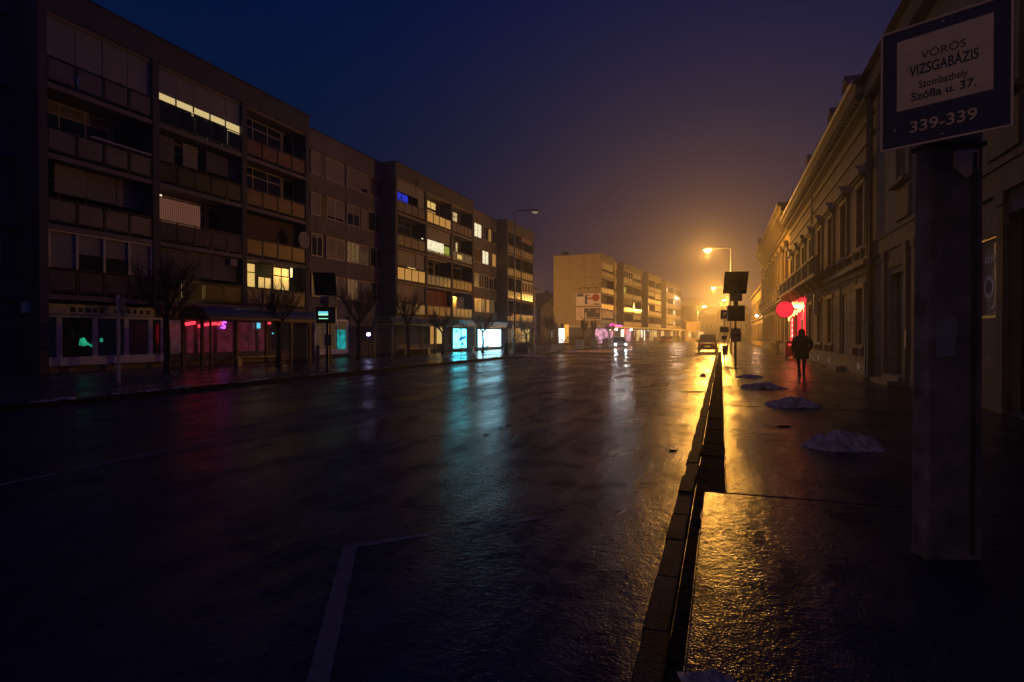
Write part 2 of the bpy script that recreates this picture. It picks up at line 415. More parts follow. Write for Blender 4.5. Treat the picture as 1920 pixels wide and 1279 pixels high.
# markings: thin worn paint 4 mm above the road
def line(p, q, wd, name='road_marking', z=.004, broken=0):
    p, q = Vector(p[:2]), Vector(q[:2]); d = (q-p).normalized(); n = Vector((-d.y, d.x))*wd/2; L = (q-p).length
    b = MB(); s = 0
    seg = .22 if broken else L
    while s < L:
        e = min(L, s+seg)
        if not broken or random.random() > broken:
            a0 = random.uniform(.75, 1) if broken else 1; a1 = random.uniform(.75, 1) if broken else 1
            b.face([(*(p+d*s-n*a0), z), (*(p+d*e-n*a0), z), (*(p+d*e+n*a1), z), (*(p+d*s+n*a1), z)])
        s = e
    return struct(b.build(name, 'marking'))
a = G(655, 1030); c = G(595, 1279)
dl = (c-a).normalized()
line(a, a+dl*4, .105)
line(a+Vector((-.05, 0, 0)), G(1010, 972), .09, broken=.22)
e0 = G(1010, 972)
line((XK-3.2, 7.5), (XK-3.2, 120), .10, broken=.45)
line((XK-6.9, 3), (XK-6.9, 13), .11, broken=.4)
for k in range(14): line((XK-6.9, 22+k*9), (XK-6.9, 26+k*9), .12)
line((XL+3.6, 14), (XL+3.6, 90), .12, broken=.35)
# a tarred repair seam runs across the lanes
b = MB()
for k in range(40):
    x = XL+.5+k*.32; yy = 24+.09*x+.1*math.sin(k*.9)
    b.face([(x, yy-.05, .003), (x+.32, yy-.05+.02, .003), (x+.32, yy+.05, .003), (x, yy+.05, .003)])
struct(b.build('road_seam', 'black'))

# ------------------------------------------------------------------ panel block builder
# local frame: x along the facade (to the right when you face it), y into the building, z up
def frame_window(parent, x0, x1, z0, z1, y, mull=1, look='pane', fr='frame', trans=None, d=.07, t=.055, blind=0, blindmat='blind'):
    """one window: frame with mullions, sub-parts pane and roller blind"""
    f = MB()
    f.box(x0, y, z0, x0+t, y+d, z1); f.box(x1-t, y, z0, x1, y+d, z1)
    f.box(x0+t, y, z0, x1-t, y+d, z0+t); f.box(x0+t, y, z1-t, x1-t, y+d, z1)
    for k in range(1, mull+1):
        xm = x0+(x1-x0)*k/(mull+1); f.box(xm-t/2, y+.004, z0+t, xm+t/2, y+d, z1-t)
    if trans: f.box(x0+t, y+.002, trans-t/2, x1-t, y+d-.002, trans+t/2)
    o = f.build('window', fr, parent)
    p = MB(); p.box(x0+t*.5, y+d*.45, z0+t*.5, x1-t*.5, y+d*.45+.02, z1-t*.5); p.build('pane', look, o)
    if blind > 0:
        q = MB(); zb = z1-t-(z1-z0-2*t)*blind; n = max(2, int((z1-t-zb)/.07)); h = (z1-t-zb)/n
        for k in range(n): q.box(x0+t, y+.012+(k % 2)*.004, zb+k*h, x1-t, y+d*.42, zb+(k+1)*h-.006)
        q.build('roller_blind', blindmat, o)
    return o
SL = [3.2, 5.9, 8.6, 11.3, 14.0]     # slab levels
HT = 15.1
def balcony(parent, x0, x1, zs, panels=4, pm='rail_panel', h=1.02):
    f = MB()
    f.box(x0, .03, zs+h-.03, x1, .08, zs+h+.01); f.box(x0, .03, zs+.10, x1, .07, zs+.14)
    for k in range(panels+1):
        x = x0+(x1-x0)*k/panels; x = min(max(x, x0+.03), x1-.03); f.box(x-.035, .032, zs, x+.035, .078, zs+h-.03)
    o = f.build('balcony_railing', 'rail', parent)
    g = MB(); wd = (x1-x0)/panels
    for k in range(panels): g.box(x0+wd*k+.07, .045, zs+.17, x0+wd*(k+1)-.07, .06, zs+h-.08)
    g.build('railing_panel', pm, o)
    return o
def screen(parent, x0, x1, z0, z1, n, mt='blind', y=.11):
    """hanging sun screens that close a loggia"""
    f = MB(); wd = (x1-x0)/n
    for k in range(n):
        f.box(x0+wd*k+.015, y+(k % 2)*.01, z0+random.uniform(-.02, .02), x0+wd*(k+1)-.015, y+.02+(k % 2)*.01, z1)
    return f.build('sun_screen', mt, parent)
def loggia_section(parent, xs, H=HT, dep=1.3, wallm='panel_loggia_shaded', ground=True, x_back=12):
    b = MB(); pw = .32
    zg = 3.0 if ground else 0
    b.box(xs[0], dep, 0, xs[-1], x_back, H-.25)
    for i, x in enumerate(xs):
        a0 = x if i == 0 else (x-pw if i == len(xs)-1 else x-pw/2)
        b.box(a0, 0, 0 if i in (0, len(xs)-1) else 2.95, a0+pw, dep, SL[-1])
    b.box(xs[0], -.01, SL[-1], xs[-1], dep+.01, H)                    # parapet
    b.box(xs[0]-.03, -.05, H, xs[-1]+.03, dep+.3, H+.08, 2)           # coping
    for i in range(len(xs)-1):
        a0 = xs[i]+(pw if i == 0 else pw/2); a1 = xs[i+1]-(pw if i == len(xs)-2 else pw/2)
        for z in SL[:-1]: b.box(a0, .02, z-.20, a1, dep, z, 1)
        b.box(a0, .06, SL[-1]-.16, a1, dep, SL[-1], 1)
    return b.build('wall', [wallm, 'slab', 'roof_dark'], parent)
def bays(xs, pw=.32):
    out = []
    for i in range(len(xs)-1):
        out.append((xs[i]+(pw if i == 0 else pw/2)+.01, xs[i+1]-(pw if i == len(xs)-2 else pw/2)-.01))
    return out
def flat_section(parent, x0, x1, y0=1.3, H=HT, wallm='panel', joints=(), x_back=12):
    b = MB(); b.box(x0, y0+.14, 0, x1, x_back, H-.3)
    edges = [x0]+list(joints)+[x1]
    for a, c in zip(edges, edges[1:]):
        a += .012; c -= .012
        b.box(a, y0, 3.0, c, y0+.14, SL[0]+.95)
        for k in range(1, 4): b.box(a, y0, SL[k-1]+2.50, c, y0+.14, SL[k]+.95)
        b.box(a, y0, SL[3]+2.50, c, y0+.14, H)
    b.box(x0, y0-.04, H, x1, y0+.4, H+.07, 1)
    return b.build('wall', [wallm, 'roof_dark'], parent)
RW = [(z+.97, z+2.48) for z in SL[:4]]   # window rows 1..4 of flat sections

# ------------------------------------------------------------------ near apartment block
hH = HT-HC
def facade_point(px, py): d = 1120*hH/(HZ-py); return C2W((px-960)/1120*d, d, 0)
A = facade_point(156, 0); B = facade_point(1000, 438); D = (B-A).normalized()
NB = thing('apartment_block', 'long dark five-storey concrete apartment block with loggias and scattered lit windows, on the left', 'building', (A.x, A.y, 0), math.atan2(D.y, D.x))
u = lambda px, v=0.0: UX(px, A, D, v)
X1 = [u(75), u(295), u(460), u(581)]
X3 = [u(742), u(800), u(848), u(888.5)]
X5 = [u(951), u(978), u(1001)]
u0 = u(75)-9
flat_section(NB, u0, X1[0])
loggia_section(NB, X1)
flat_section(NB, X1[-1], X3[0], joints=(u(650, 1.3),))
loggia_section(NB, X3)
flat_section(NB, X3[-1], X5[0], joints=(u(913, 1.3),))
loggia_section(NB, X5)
for k, (z0, z1) in enumerate(RW):
    frame_window(NB, X1[0]-4.6, X1[0]-2.0, z0, z1, 1.36, 1, 'pane', blind=(.6, .3, .7, .2)[k]); frame_window(NB, X1[0]-1.7, X1[0]-.5, z0, z1, 1.36, 0, 'pane')
# block 1, cells [bay][row]; row 3 = top
Bx = bays(X1)
def back_windows(p, x0, x1, zs, dep=1.3, look='pane', blind=0, fr='frame', left=True, w=.75, trans=True):
    wd = (x1-x0)
    xa = x0+.15; xb = x0+wd*w
    frame_window(p, xa, xb, zs+.95, zs+2.45, dep-.08, 2, look, fr, trans=zs+1.95 if trans else None, blind=blind)
    frame_window(p, xb+.1, x1-.12, zs+.05, zs+2.45, dep-.08, 0, look, fr, blind=blind*.5)
# bay 0
x0, x1 = Bx[0]; fw = (x1-x0)/4
screen(NB, x0, x1, 12.35, 13.84, 4); balcony(NB, x0, x1, SL[3]); back_windows(NB, x0, x1, SL[3])
o = MB(); o.box(x0+1.5, .7, 11.85, x0+2.5, .72, 12.15); o.build('television_glow', 'lit_sky', NB)
balcony(NB, x0, x1, SL[2]); back_windows(NB, x0, x1, SL[2], blind=.3)
b = MB(); b.box(x0+1.6, -.10, 9.66, x0+4.3, -.06, 9.70); b.box(x0+1.6, .0, 9.66, x0+4.3, .03, 9.69)
for k in range(9): b.box(x0+1.6+k*.33, -.06, 9.665, x0+1.62+k*.33, .0, 9.685)
b.build('drying_rack', 'white_paint', NB)
balcony(NB, x0, x1, SL[1], pm='rail_panel'); screen(NB, x0+.6, x1, SL[1]+1.35, SL[2]-.22, 3, y=.6); back_windows(NB, x0, x1, SL[1])
screen(NB, x0, x0+fw*1, 4.25, 5.62, 1); screen(NB, x0+fw, x0+fw*3, 4.85, 5.62, 2); screen(NB, x0+fw*3, x1, 4.2, 5.62, 1)
b = MB()
for k in range(5): xx = min(max(x0+fw*k, x0+.05), x1-.05); b.box(xx-.05, .05, 4.22, xx+.05, .10, 5.66)
b.box(x0, .04, 5.62, x1, .12, 5.69); b.build('loggia_glazing', 'frame', NB)
b = MB(); b.box(x0+.06, .135, 4.22, x1-.06, .15, 5.62); b.build('loggia_pane', 'pane', NB)
balcony(NB, x0, x1, SL[0], pm='panel_dark')
# bay 1
x0, x1 = Bx[1]; wd = x1-x0
screen(NB, x0, x1, 12.75, 13.84, 5); balcony(NB, x0, x1, SL[3], 5, 'pane')
g = MB()
for k in range(5): g.box(x0+wd*k/5+.05, .13, 12.43 if k != 4 else 11.6, x0+wd*(k+1)/5-.05, .15, 12.72)
g.box(x0+wd*.38, .13, 12.0, x0+wd*.40, .15, 12.43)
g.build('lit_glazing', 'lit_cream', NB)
back_windows(NB, x0, x1, SL[3])
balcony(NB, x0, x1, SL[2], 5, 'black'); screen(NB, x0, x0+wd*.22, 9.7, 10.9, 1, 'panel', .35); screen(NB, x0+wd*.32, x0+wd*.5, 9.8, 10.9, 1, 'blind', .4); screen(NB, x0+wd*.6, x1, 9.9, 10.9, 2, 'panel', .4); back_windows(NB, x0, x1, SL[2])
balcony(NB, x0, x1, SL[1], 5, 'panel_dark'); g = MB(); g.box(x0+.1, .9, 6.9, x0+wd*.62, .92, 8.15); g.build('lit_curtain', 'lit_pink', NB); back_windows(NB, x0, x1, SL[1])
g = MB(); g.box(x0+.05, .3, 8.05, x0+.35, .32, 8.12); g.build('ceiling_light', 'lit_white', NB)
screen(NB, x0, x0+wd*.95, 4.45, 5.65, 3, 'panel', .2); balcony(NB, x0, x1, SL[0], 4, 'black')
g = MB(); g.box(x0+wd*.32, .7, 3.45, x0+wd*.64, .72, 4.15); g.build('lit_pane', 'lit_yellow', NB)
b = MB(); b.box(x1-.75, .05, 5.25, x1-.3, .35, 5.62); b.build('air_conditioner', 'blind', NB)
# bay 2
x0, x1 = Bx[2]
for r in (3, 2):
    balcony(NB, x0, x1, SL[r], 4, 'rail_panel_red'); back_windows(NB, x0, x1, SL[r], dep=.9)
balcony(NB, x0, x1, SL[1], 4, 'rail_panel_red'); screen(NB, x0+.1, x1-.1, 7.05, 8.3, 2, 'curtain_dark', .5)
b = MB(); b.cyl((x1-.55, -.32, 7.35), (x1-.55, -.24, 7.35), .50, .42, 20); b.cyl((x1-.55, -.24, 7.35), (x1-.55, .03, 7.35), .03); b.cyl((x1-.55, -.32, 7.35), (x1-.62, -.75, 7.25), .015); b.build('satellite_dish', 'blind', NB)
balcony(NB, x0, x1, SL[0], 4, 'rail_panel'); wd = x1-x0
frame_window(NB, x0+.02, x0+wd*.24, 4.25, 5.62, .5, 0, 'lit_yellow', 'rail', trans=5.1); frame_window(NB, x0+wd*.27, x0+wd*.50, 4.25, 4.95, .5, 1, 'lit_yellow', 'rail')
frame_window(NB, x0+wd*.52, x0+wd*.82, 4.25, 5.62, .5, 1, 'lit_yellow', 'rail', trans=5.1); g = MB(); g.box(x0+wd*.81, .4, 5.1, x0+wd*.84, .42, 5.66); g.build('lit_pane', 'lit_white', NB)
# section 2: ribbon windows
v = 1.3
def W2(row, a, c, mull=0, look='pane', blind=0, bm='blind', fr='frame', trans=None, vv=1.36):
    z0, z1 = RW[row]; frame_window(NB, u(a, v), u(c, v), z0, z1, vv, mull, look, fr, blind=blind, blindmat=bm, trans=trans)
W2(3, 586, 603, 0, blind=1); W2(3, 605, 610, 0, 'curtain_dark'); W2(3, 613, 646, 0, blind=1); W2(3, 652.5, 676, 0, blind=.98); W2(3, 678, 692, 0, blind=.8); W2(3, 694, 719, 1, 'curtain_dark')
W2(2, 585.5, 604, 0, blind=1); W2(2, 615, 647, 1, blind=.88); W2(2, 653, 676, 1, blind=.45, fr='frame'); W2(2, 680, 690, 0, blind=1); W2(2, 692, 719, 1)
W2(1, 586, 607, 1, blind=.15); W2(1, 614, 649, 1, 'blind', blind=1); W2(1, 652.5, 676, 2, 'lit_tan'); W2(1, 677, 693, 0, 'lit_dim', blind=.3); W2(1, 696, 719, 1)
W2(0, 586, 612, 1, 'lit_dim'); W2(0, 632, 649, 0, blind=.92); W2(0, 652.5, 673, 2, 'lit_tan'); W2(0, 675, 696, 1, 'curtain_dark', blind=.5); W2(0, 698, 719, 1)
# dark infill panels between the windows of the third row
for (a, c) in ((604.5, 614.5), (676.5, 679.5)):
    b = MB(); b.box(u(a, v), 1.38, RW[2][0], u(c, v), 1.43, RW[2][1]); b.build('infill_panel', 'black', NB)
# block 3
Bx = bays(X3)
x0, x1 = Bx[0]; wd = x1-x0
screen(NB, x0, x1-wd*.25, 13.0, 13.84, 3); screen(NB, x1-wd*.25, x1, 12.3, 13.84, 1); balcony(NB, x0, x1, SL[3], 4)
g = MB(); g.box(x0+.02, .3, 12.30, x0+wd*.22, .32, 12.97); g.box(x0+wd*.25, .3, 12.35, x0+wd*.46, .32, 12.97); g.build('lit_pane', 'lit_blue', NB); back_windows(NB, x0, x1, SL[3])
balcony(NB, x0, x1, SL[2], 4, 'rail_panel'); back_windows(NB, x0, x1, SL[2], fr='rail_panel', dep=.9)
g = MB(); g.box(x1-.6, .05, 9.75, x1-.35, .07, 9.85); g.build('balcony_light', 'lit_white', NB)
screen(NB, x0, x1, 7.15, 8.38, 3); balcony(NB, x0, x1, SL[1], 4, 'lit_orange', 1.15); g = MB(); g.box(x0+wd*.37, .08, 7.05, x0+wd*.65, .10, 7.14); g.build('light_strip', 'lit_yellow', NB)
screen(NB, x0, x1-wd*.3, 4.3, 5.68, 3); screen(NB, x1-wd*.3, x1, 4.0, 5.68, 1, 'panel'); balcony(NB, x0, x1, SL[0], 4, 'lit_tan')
x0, x1 = Bx[1]; wd = x1-x0
for (a, c, z0, z1, l) in ((.0, .16, 12.45, 13.7, 'lit_yellow'), (.2, .62, 12.9, 13.6, 'lit_yellow'), (.2, .62, 12.35, 12.8, 'lit_orange')):
    frame_window(NB, x0+wd*a, x0+wd*c+.05, z0, z1, .7, 1, l, 'frame_dark')
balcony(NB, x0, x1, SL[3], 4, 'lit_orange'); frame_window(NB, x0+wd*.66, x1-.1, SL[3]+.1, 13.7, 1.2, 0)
screen(NB, x0, x1, 9.95, 11.05, 4); g = MB(); g.box(x0+.02, .2, 9.0, x0+wd*.75, .22, 9.95); g.build('lit_glazing', 'lit_white', NB); balcony(NB, x0, x1, SL[2], 4, 'rail_panel', .45)
g = MB(); g.box(x0+wd*.77, .2, 8.95, x1-.03, .22, 9.8); g.build('lit_glazing', 'lit_green', NB)
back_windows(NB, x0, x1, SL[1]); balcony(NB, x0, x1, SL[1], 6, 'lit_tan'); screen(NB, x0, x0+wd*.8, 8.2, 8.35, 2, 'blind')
screen(NB, x0+.1, x1-.1, 3.9, 5.6, 4, 'curtain_red', .4); balcony(NB, x0, x1, SL[0], 4, 'rail_panel')
x0, x1 = Bx[2]; wd = x1-x0
frame_window(NB, x0+.02, x0+wd*.50, 12.6, 13.55, .6, 2, 'lit_cream', 'frame_dark', trans=13.1); frame_window(NB, x0+wd*.02, x0+wd*.42, 11.7, 12.5, .6, 1, 'lit_yellow', 'frame_dark'); balcony(NB, x0, x1, SL[3], 5, 'rail_panel'); 
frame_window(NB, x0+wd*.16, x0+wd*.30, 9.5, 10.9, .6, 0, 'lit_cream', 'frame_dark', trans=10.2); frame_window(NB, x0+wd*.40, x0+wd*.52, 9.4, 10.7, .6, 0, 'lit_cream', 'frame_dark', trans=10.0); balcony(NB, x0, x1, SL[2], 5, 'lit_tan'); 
g = MB(); g.box(x0+wd*.22, .02, 8.95, x0+wd*.45, .03, 9.35); g.build('balcony_light', 'lit_yellow', NB)
back_windows(NB, x0, x1, SL[1], w=.45, look='pane'); balcony(NB, x0, x1, SL[1], 5, 'rail_panel')
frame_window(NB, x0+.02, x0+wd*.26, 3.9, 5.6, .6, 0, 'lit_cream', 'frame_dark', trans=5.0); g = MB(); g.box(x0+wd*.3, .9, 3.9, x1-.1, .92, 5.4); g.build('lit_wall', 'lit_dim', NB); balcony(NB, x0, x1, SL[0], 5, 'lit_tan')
# section 4
def W4(row, a, c, **k):
    z0, z1 = RW[row]; frame_window(NB, u(a, v), u(c, v), z0, z1, 1.36, **k)
W4(3, 890.5, 904, mull=1, look='lit_white'); W4(3, 908, 916, look='pane'); W4(3, 917, 922, look='lit_orange', fr='frame_dark'); W4(3, 925, 936, mull=1)
W4(2, 891, 903, mull=1, look='curtain_dark'); W4(2, 905.5, 917, mull=1, look='lit_white'); W4(2, 919, 923, blind=.8); W4(2, 924, 931, look='lit_orange'); W4(2, 931.5, 936.5, look='lit_white')
W4(1, 890.5, 899, mull=0, look='lit_tan'); W4(1, 899.5, 908, mull=1); W4(1, 909, 917, mull=1); W4(1, 918, 926, mull=1, blind=.2); W4(1, 927, 936.5, mull=1)
W4(0, 891, 911, mull=2, look='lit_tan'); W4(0, 913, 919, look='lit_orange'); W4(0, 920.5, 927, look='lit_tan'); W4(0, 928.5, 936.5, mull=1)
# block 5
Bx = bays(X5)
x0, x1 = Bx[0]; wd = x1-x0
for r in range(4):
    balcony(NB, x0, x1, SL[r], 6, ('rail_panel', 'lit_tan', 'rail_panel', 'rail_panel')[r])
    if r == 2: frame_window(NB, x0+.1, x0+wd*.36, 9.6, 10.8, .8, 0, 'lit_green', 'frame_dark')
    else: back_windows(NB, x0, x1, SL[r], fr='panel')
x0, x1 = Bx[1]; wd = x1-x0
screen(NB, x0, x1, 13.35, 13.84, 2, 'rail_panel_red'); balcony(NB, x0, x1, SL[3], 5); back_windows(NB, x0, x1, SL[3], fr='panel', look='curtain_dark')
frame_window(NB, x0+.05, x0+wd*.34, 8.9, 10.9, .8, 1, 'lit_green', 'frame_dark'); balcony(NB, x0, x1, SL[2], 6, 'rail_panel')
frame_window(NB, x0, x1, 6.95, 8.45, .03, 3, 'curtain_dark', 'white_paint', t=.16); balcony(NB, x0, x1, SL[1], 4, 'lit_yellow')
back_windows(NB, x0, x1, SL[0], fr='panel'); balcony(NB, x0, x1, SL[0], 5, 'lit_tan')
# flat roof and stair heads
b = MB(); b.box(X1[0], 1.7, HT-.25, X5[-1]-.3, 11.8, HT-.1)
b.box(u(700, 1.3)-2, 5, HT-.1, u(700, 1.3)+1, 8, HT+1.1); b.build('roof', 'roof_dark', NB)
# ground floor: shop fronts
def shop(parent, xs, y, z0, z1, look, fr='shop_frame', t=.12, sill=.35, name='shop_front'):
    b = MB(); b.box(xs[0], y-.05, z0, xs[-1], y+.12, z0+sill); b.box(xs[0], y-.03, z1, xs[-1], y+.12, z1+.12)
    for x in xs: b.box(x-t/2, y-.02, z0+sill, x+t/2, y+.11, z1)
    o = b.build(name, fr, parent)
    for k, (a, c) in enumerate(zip(xs, xs[1:])):
        l = look[k % len(look)] if isinstance(look, (list, tuple)) else look
        g = MB(); g.box(a+t/2, y+.04, z0+sill, c-t/2, y+.06, z1); g.build('shop_pane', l, o)
    return o
v2 = .62
shop(NB, [u(p, v2) for p in (66, 111, 178, 237, 282, 305)], v2, .38, 2.32, ['shop_night', 'pane', 'shop_night', 'shop_night', 'pane'], t=.22)
MB().box(u(66), .52, 2.46, u(305), .78, 2.86).build('shop_fascia', 'shop_frame', NB); b = MB()
M['shop_night'].node_tree.nodes['Principled BSDF'].inputs['Specular IOR Level'].default_value = .08
for k in range(26):
    xx = u(150)+k*.30
    if k not in (5, 12, 13, 21): b.box(xx, .507, 2.55, xx+random.uniform(.10, .2), .52, 2.55+random.uniform(.17, .22), 1)
b.build('lettering', ['rail_panel', 'black'], NB)
shop(NB, [u(p, v2) for p in (308, 346, 368, 404, 440, 482, 505, 545, 575)], v2, .38, 2.32, ['shop_dim', 'shop_wine', 'shop_wine', 'shop_wine', 'shop_wine', 'shop_wine', 'shop_night', 'shop_night'], t=.2, fr='stucco')
b = MB(); b.box(X1[0]+.3, .75, .1, X1[-1]-.3, 1.29, .38); b.box(X1[0]+.3, .62+.2, 2.44, X1[-1]-.3, 1.29, 2.98); b.build('shop_plinth', 'concrete', NB)
ng = MB()
for (pa, pb, zc) in ((348, 364, 2.18), (372, 378, 2.08), (383, 404, 2.17), (408, 414, 2.2)):
    ng.cyl((u(pa, .55), .52, zc-.03), (u(pb, .55), .50, zc+.05), .075, .075, 8)
ng.build('neon_tube', 'neon_red', NB)
g = MB(); xx = u(418, .5); g.path([(xx-.12, .5, 2.02), (xx+.12, .5, 1.98), (xx+.14, .5, 2.1), (xx-.02, .5, 2.16), (xx+.04, .5, 2.3), (xx+.22, .5, 2.28)], .05, 6); g.build('neon_tube', 'neon_violet', NB)
g = MB(); g.box(u(485, .5)-.12, .5, 2.0, u(485, .5)+.14, .52, 2.3); g.build('lit_sticker', 'display_blue', NB)
g = MB(); g.box(u(503, .5), .5, 2.25, u(508, .5), .52, 2.36); g.build('neon_tube', 'neon_red', NB)
g = MB(); g.cyl((u(512, .5), .5, 1.72), (u(512, .5), .53, 1.72), .045); g.build('lit_lamp', 'display_blue', NB)
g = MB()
xx = u(146, .7); g.prism([(xx, 1.2), (xx+.2, 1.15), (xx+.38, 1.2), (xx+.6, 1.08), (xx+.62, 1.14), (xx+.36, 1.32), (xx+.22, 1.52), (xx+.05, 1.46)], .655, .657, 'y'); g.prism([(xx+.9, 1.3), (xx+1.02, 1.34), (xx+1.0, 1.5), (xx+.86, 1.46)], .655, .657, 'y'); g.build('painted_reflection', 'teal_spot', NB)  # flat glowing shape painted in for a reflection on the shop pane
# ground floor of the flat section and the ones beyond
shop(NB, [u(p, v) for p in (588, 606, 630, 650)], 1.2, .3, 2.6, ['lit_dim', 'lit_dim', 'lit_dim'], t=.1)
g = MB(); g.box(u(633, 1.1), 1.12, .65, u(649, 1.1), 1.14, 2.0); g.build('lit_advert', 'shop_teal', NB)
b = MB(); b.box(u(655, v), 1.25, .1, u(720, v), 1.44, 3.0); b.build('ground_wall', 'panel_dark', NB)
shop(NB, [u(p, .5) for p in (743, 765, 785, 806, 818, 832, 848, 866, 887)], .5, .5, 2.6, ['shop_night', 'shop_night', 'shop_night', 'lit_orange', 'lit_yellow', 'shop_night', 'shop_night', 'shop_night'], t=.1, fr='panel')
shop(NB, [u(p, 1.3) for p in (890, 905, 920, 936)], 1.2, .3, 2.6, ['shop_dim', 'shop_dim', 'lit_tan'], t=.1)
shop(NB, [u(p, .5) for p in (953, 962, 970, 978, 988, 1000)], .5, .4, 2.5, ['lit_tan', 'lit_orange', 'lit_orange', 'shop_yellow', 'shop_yellow'], t=.1, fr='panel')
b = MB(); b.box(X5[0]+.1, -.8, 2.62, u(990), .5, 3.0); b.build('shop_canopy', 'poster_blue', NB)

# violet lamp by the shelters
o = MB(); o.cyl((0, 0, 0), (0, 0, .16), .09, .07, 10); o.cyl((0, 0, -.25), (0, 0, 0), .04)
p = PD(691, 627, 41)
lv = thing('wall_lamp', 'small violet-white lamp glowing low on the dark wall between the two bus shelters', 'lamp', (p.x, p.y, 0))
b = MB(); b.cyl((0, 0, .1), (0, 0, p.z-.1), .045, .04, 8); b.build('post', 'dark_metal', lv)
b = MB(); b.cyl((0, 0, p.z-.1), (0, 0, p.z+.1), .11, .11, 12); b.build('globe', 'lamp_violet', lv)

# annex, house and dark roofs between the blocks
def box_building(name, label, corner, ang, wdt, dep, H, wallm, roofm, cat='building'):
    t_ = thing(name, label, cat, corner, ang)
    b = MB(); b.box(0, 0, 0, wdt, dep, H); b.build('wall', wallm, t_)
    return t_
ang = math.atan2(D.y, D.x)
ua = u(1001)
an = thing('annex_building', 'narrow pale orange-lit building end beside the last balconies of the long block', 'building', tuple(A+D*(ua+.05)), ang)
b = MB(); b.box(0, .8, 0, u(1013)-ua, 9, 8.0); b.box(0, .55, 7.4, u(1013)-ua+.1, .8, 7.6); b.build('wall', 'stucco_yellow', an)
b = MB(); b.prism([(.2, 8.0), (9.4, 8.0), (5, 9.6)], -.02, u(1013)-ua+.5, 'x'); b.build('roof', 'roof_dark', an)
for z in (1.2, 4.4): frame_window(an, 1.0, 2.6, z, z+1.5, .74, 1, 'pane')
def gable_house(label, px0, px1, eave, apex, d, wallm='stucco', dep=12, win=True):
    a = PD(px0, 0, d); c = PD(px1, 0, d); wd = (c-a).length; ze = HC+(HZ-eave)/1120*d; za = HC+(HZ-apex)/1120*d
    h = thing('house', label, 'house', (a.x, a.y, 0), math.atan2((c-a).y, (c-a).x))
    b = MB(); b.prism([(0, 0), (wd, 0), (wd, ze), (wd/2, za), (0, ze)], 0, dep, 'y'); b.build('wall', wallm, h)
    b = MB(); e = .35
    for s in (0, 1):
        x_e = -e if s == 0 else wd+e; ze_ = ze-(za-ze)*(e/(wd/2))
        q = [(x_e, ze_+.02), (wd/2, za+.02), (wd/2, za+.2), (x_e, ze_+.2)]
        if s: q = q[::-1]
        b.prism(q, -.3, dep+.3, 'y')
    rf = b.build('roof', 'roof_dark', h)
    b = MB(); b.box(wd*.65, dep*.4, za-1, wd*.65+.6, dep*.4+.6, za+1); b.build('chimney', 'stucco', rf)
    if win: frame_window(h, wd*.3, wd*.5, 1.2, 2.6, -.06, 1, 'pane'); frame_window(h, wd*.6, wd*.8, 1.2, 2.6, -.06, 1, 'pane')
    return h
gable_house('small gabled house front beside the big blank gable wall with posters', 1014, 1042, 579, 565, 104)
hb = thing('row_house', 'dark low roof mass seen in the gap between the two apartment blocks', 'house', tuple(PD(1010, 0, 125).to_2d())+(0,), TH)
b = MB(); b.box(0, 0, 0, 6, 10, 8); b.build('wall', 'panel_dark', hb)
b = MB(); b.prism([(-.5, 8), (10.5, 8), (10.5, 8.3), (5, 10.8), (-.5, 8.3)], -.3, 6.3, 'x'); rf = b.build('roof', 'roof_dark', hb)
b = MB(); b.box(1.5, 3, 9.5, 2.2, 3.6, 11.3); b.build('chimney', 'stucco', rf)

# ------------------------------------------------------------------ far apartment block
def far_point(px, py): d = 1120*hH/(HZ-py); return C2W((px-960)/1120*d, d, 0)
A2 = far_point(1127, 475.5); B2 = far_point(1277, 537); D2 = (B2-A2).normalized()
FB = thing('apartment_block', 'farther pale apartment block with blank gable wall carrying two posters and lit shops', 'building', (A2.x, A2.y, 0), math.atan2(D2.y, D2.x))
q = lambda px, vv=0.0: UX(px, A2, D2, vv)
F = [[q(1127), q(1152)], [q(1169), q(1187), q(1203)], [q(1215), q(1228), q(1240)], [q(1249), q(1262), q(1277)]]
for k, xs in enumerate(F):
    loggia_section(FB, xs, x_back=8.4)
flat_section(FB, F[0][-1], F[1][0], x_back=8.4, wallm='light_gable'); flat_section(FB, F[1][-1], F[2][0], x_back=8.4, wallm='light_gable'); flat_section(FB, F[2][-1], F[3][0], x_back=8.4, wallm='light_gable')
cells = {(0, 0, 3): 'dark', (1, 0, 3): 'glz', (3, 0, 3): 'lit_white', (2, 0, 1): 'lit_yellow', (3, 1, 1): 'lit_white', (1, 1, 1): 'lit_cream', (3, 1, 0): 'lit_yellow', (1, 0, 2): 'lit_green', (3, 1, 2): 'lit_cream'}
rc = random.Random(5)
for i, xs in enumerate(F):
    for j, (x0, x1) in enumerate(bays(xs)):
        for r in range(4):
            c = cells.get((i, j, r))
            pmn = rc.choice(['rail_panel', 'rail_panel', 'blind', 'rail_panel_red', 'lit_tan' if r < 2 else 'blind'])
            if (i, r) in ((2, 0), (2, 1), (3, 1)): pmn = 'blind'
            balcony(FB, x0, x1, SL[r], 4, pmn)
            if c == 'glz': frame_window(FB, x0, x1, SL[r]+1.05, SL[r]+2.5, .05, 3, 'pane', 'frame', t=.09)
            elif c and c != 'dark': frame_window(FB, x0+.1, x0+(x1-x0)*.55, SL[r]+1.0, SL[r]+2.3, .6, 1, c, 'frame_dark')
            elif rc.random() < .3: screen(FB, x0, x1, SL[r]+rc.uniform(1.1, 1.7), SL[r]+2.48, 3, rc.choice(['blind', 'panel']))
            else: frame_window(FB, x0+.2, x0+(x1-x0)*.6, SL[r]+.95, SL[r]+2.4, 1.2, 1, 'pane', 'frame')
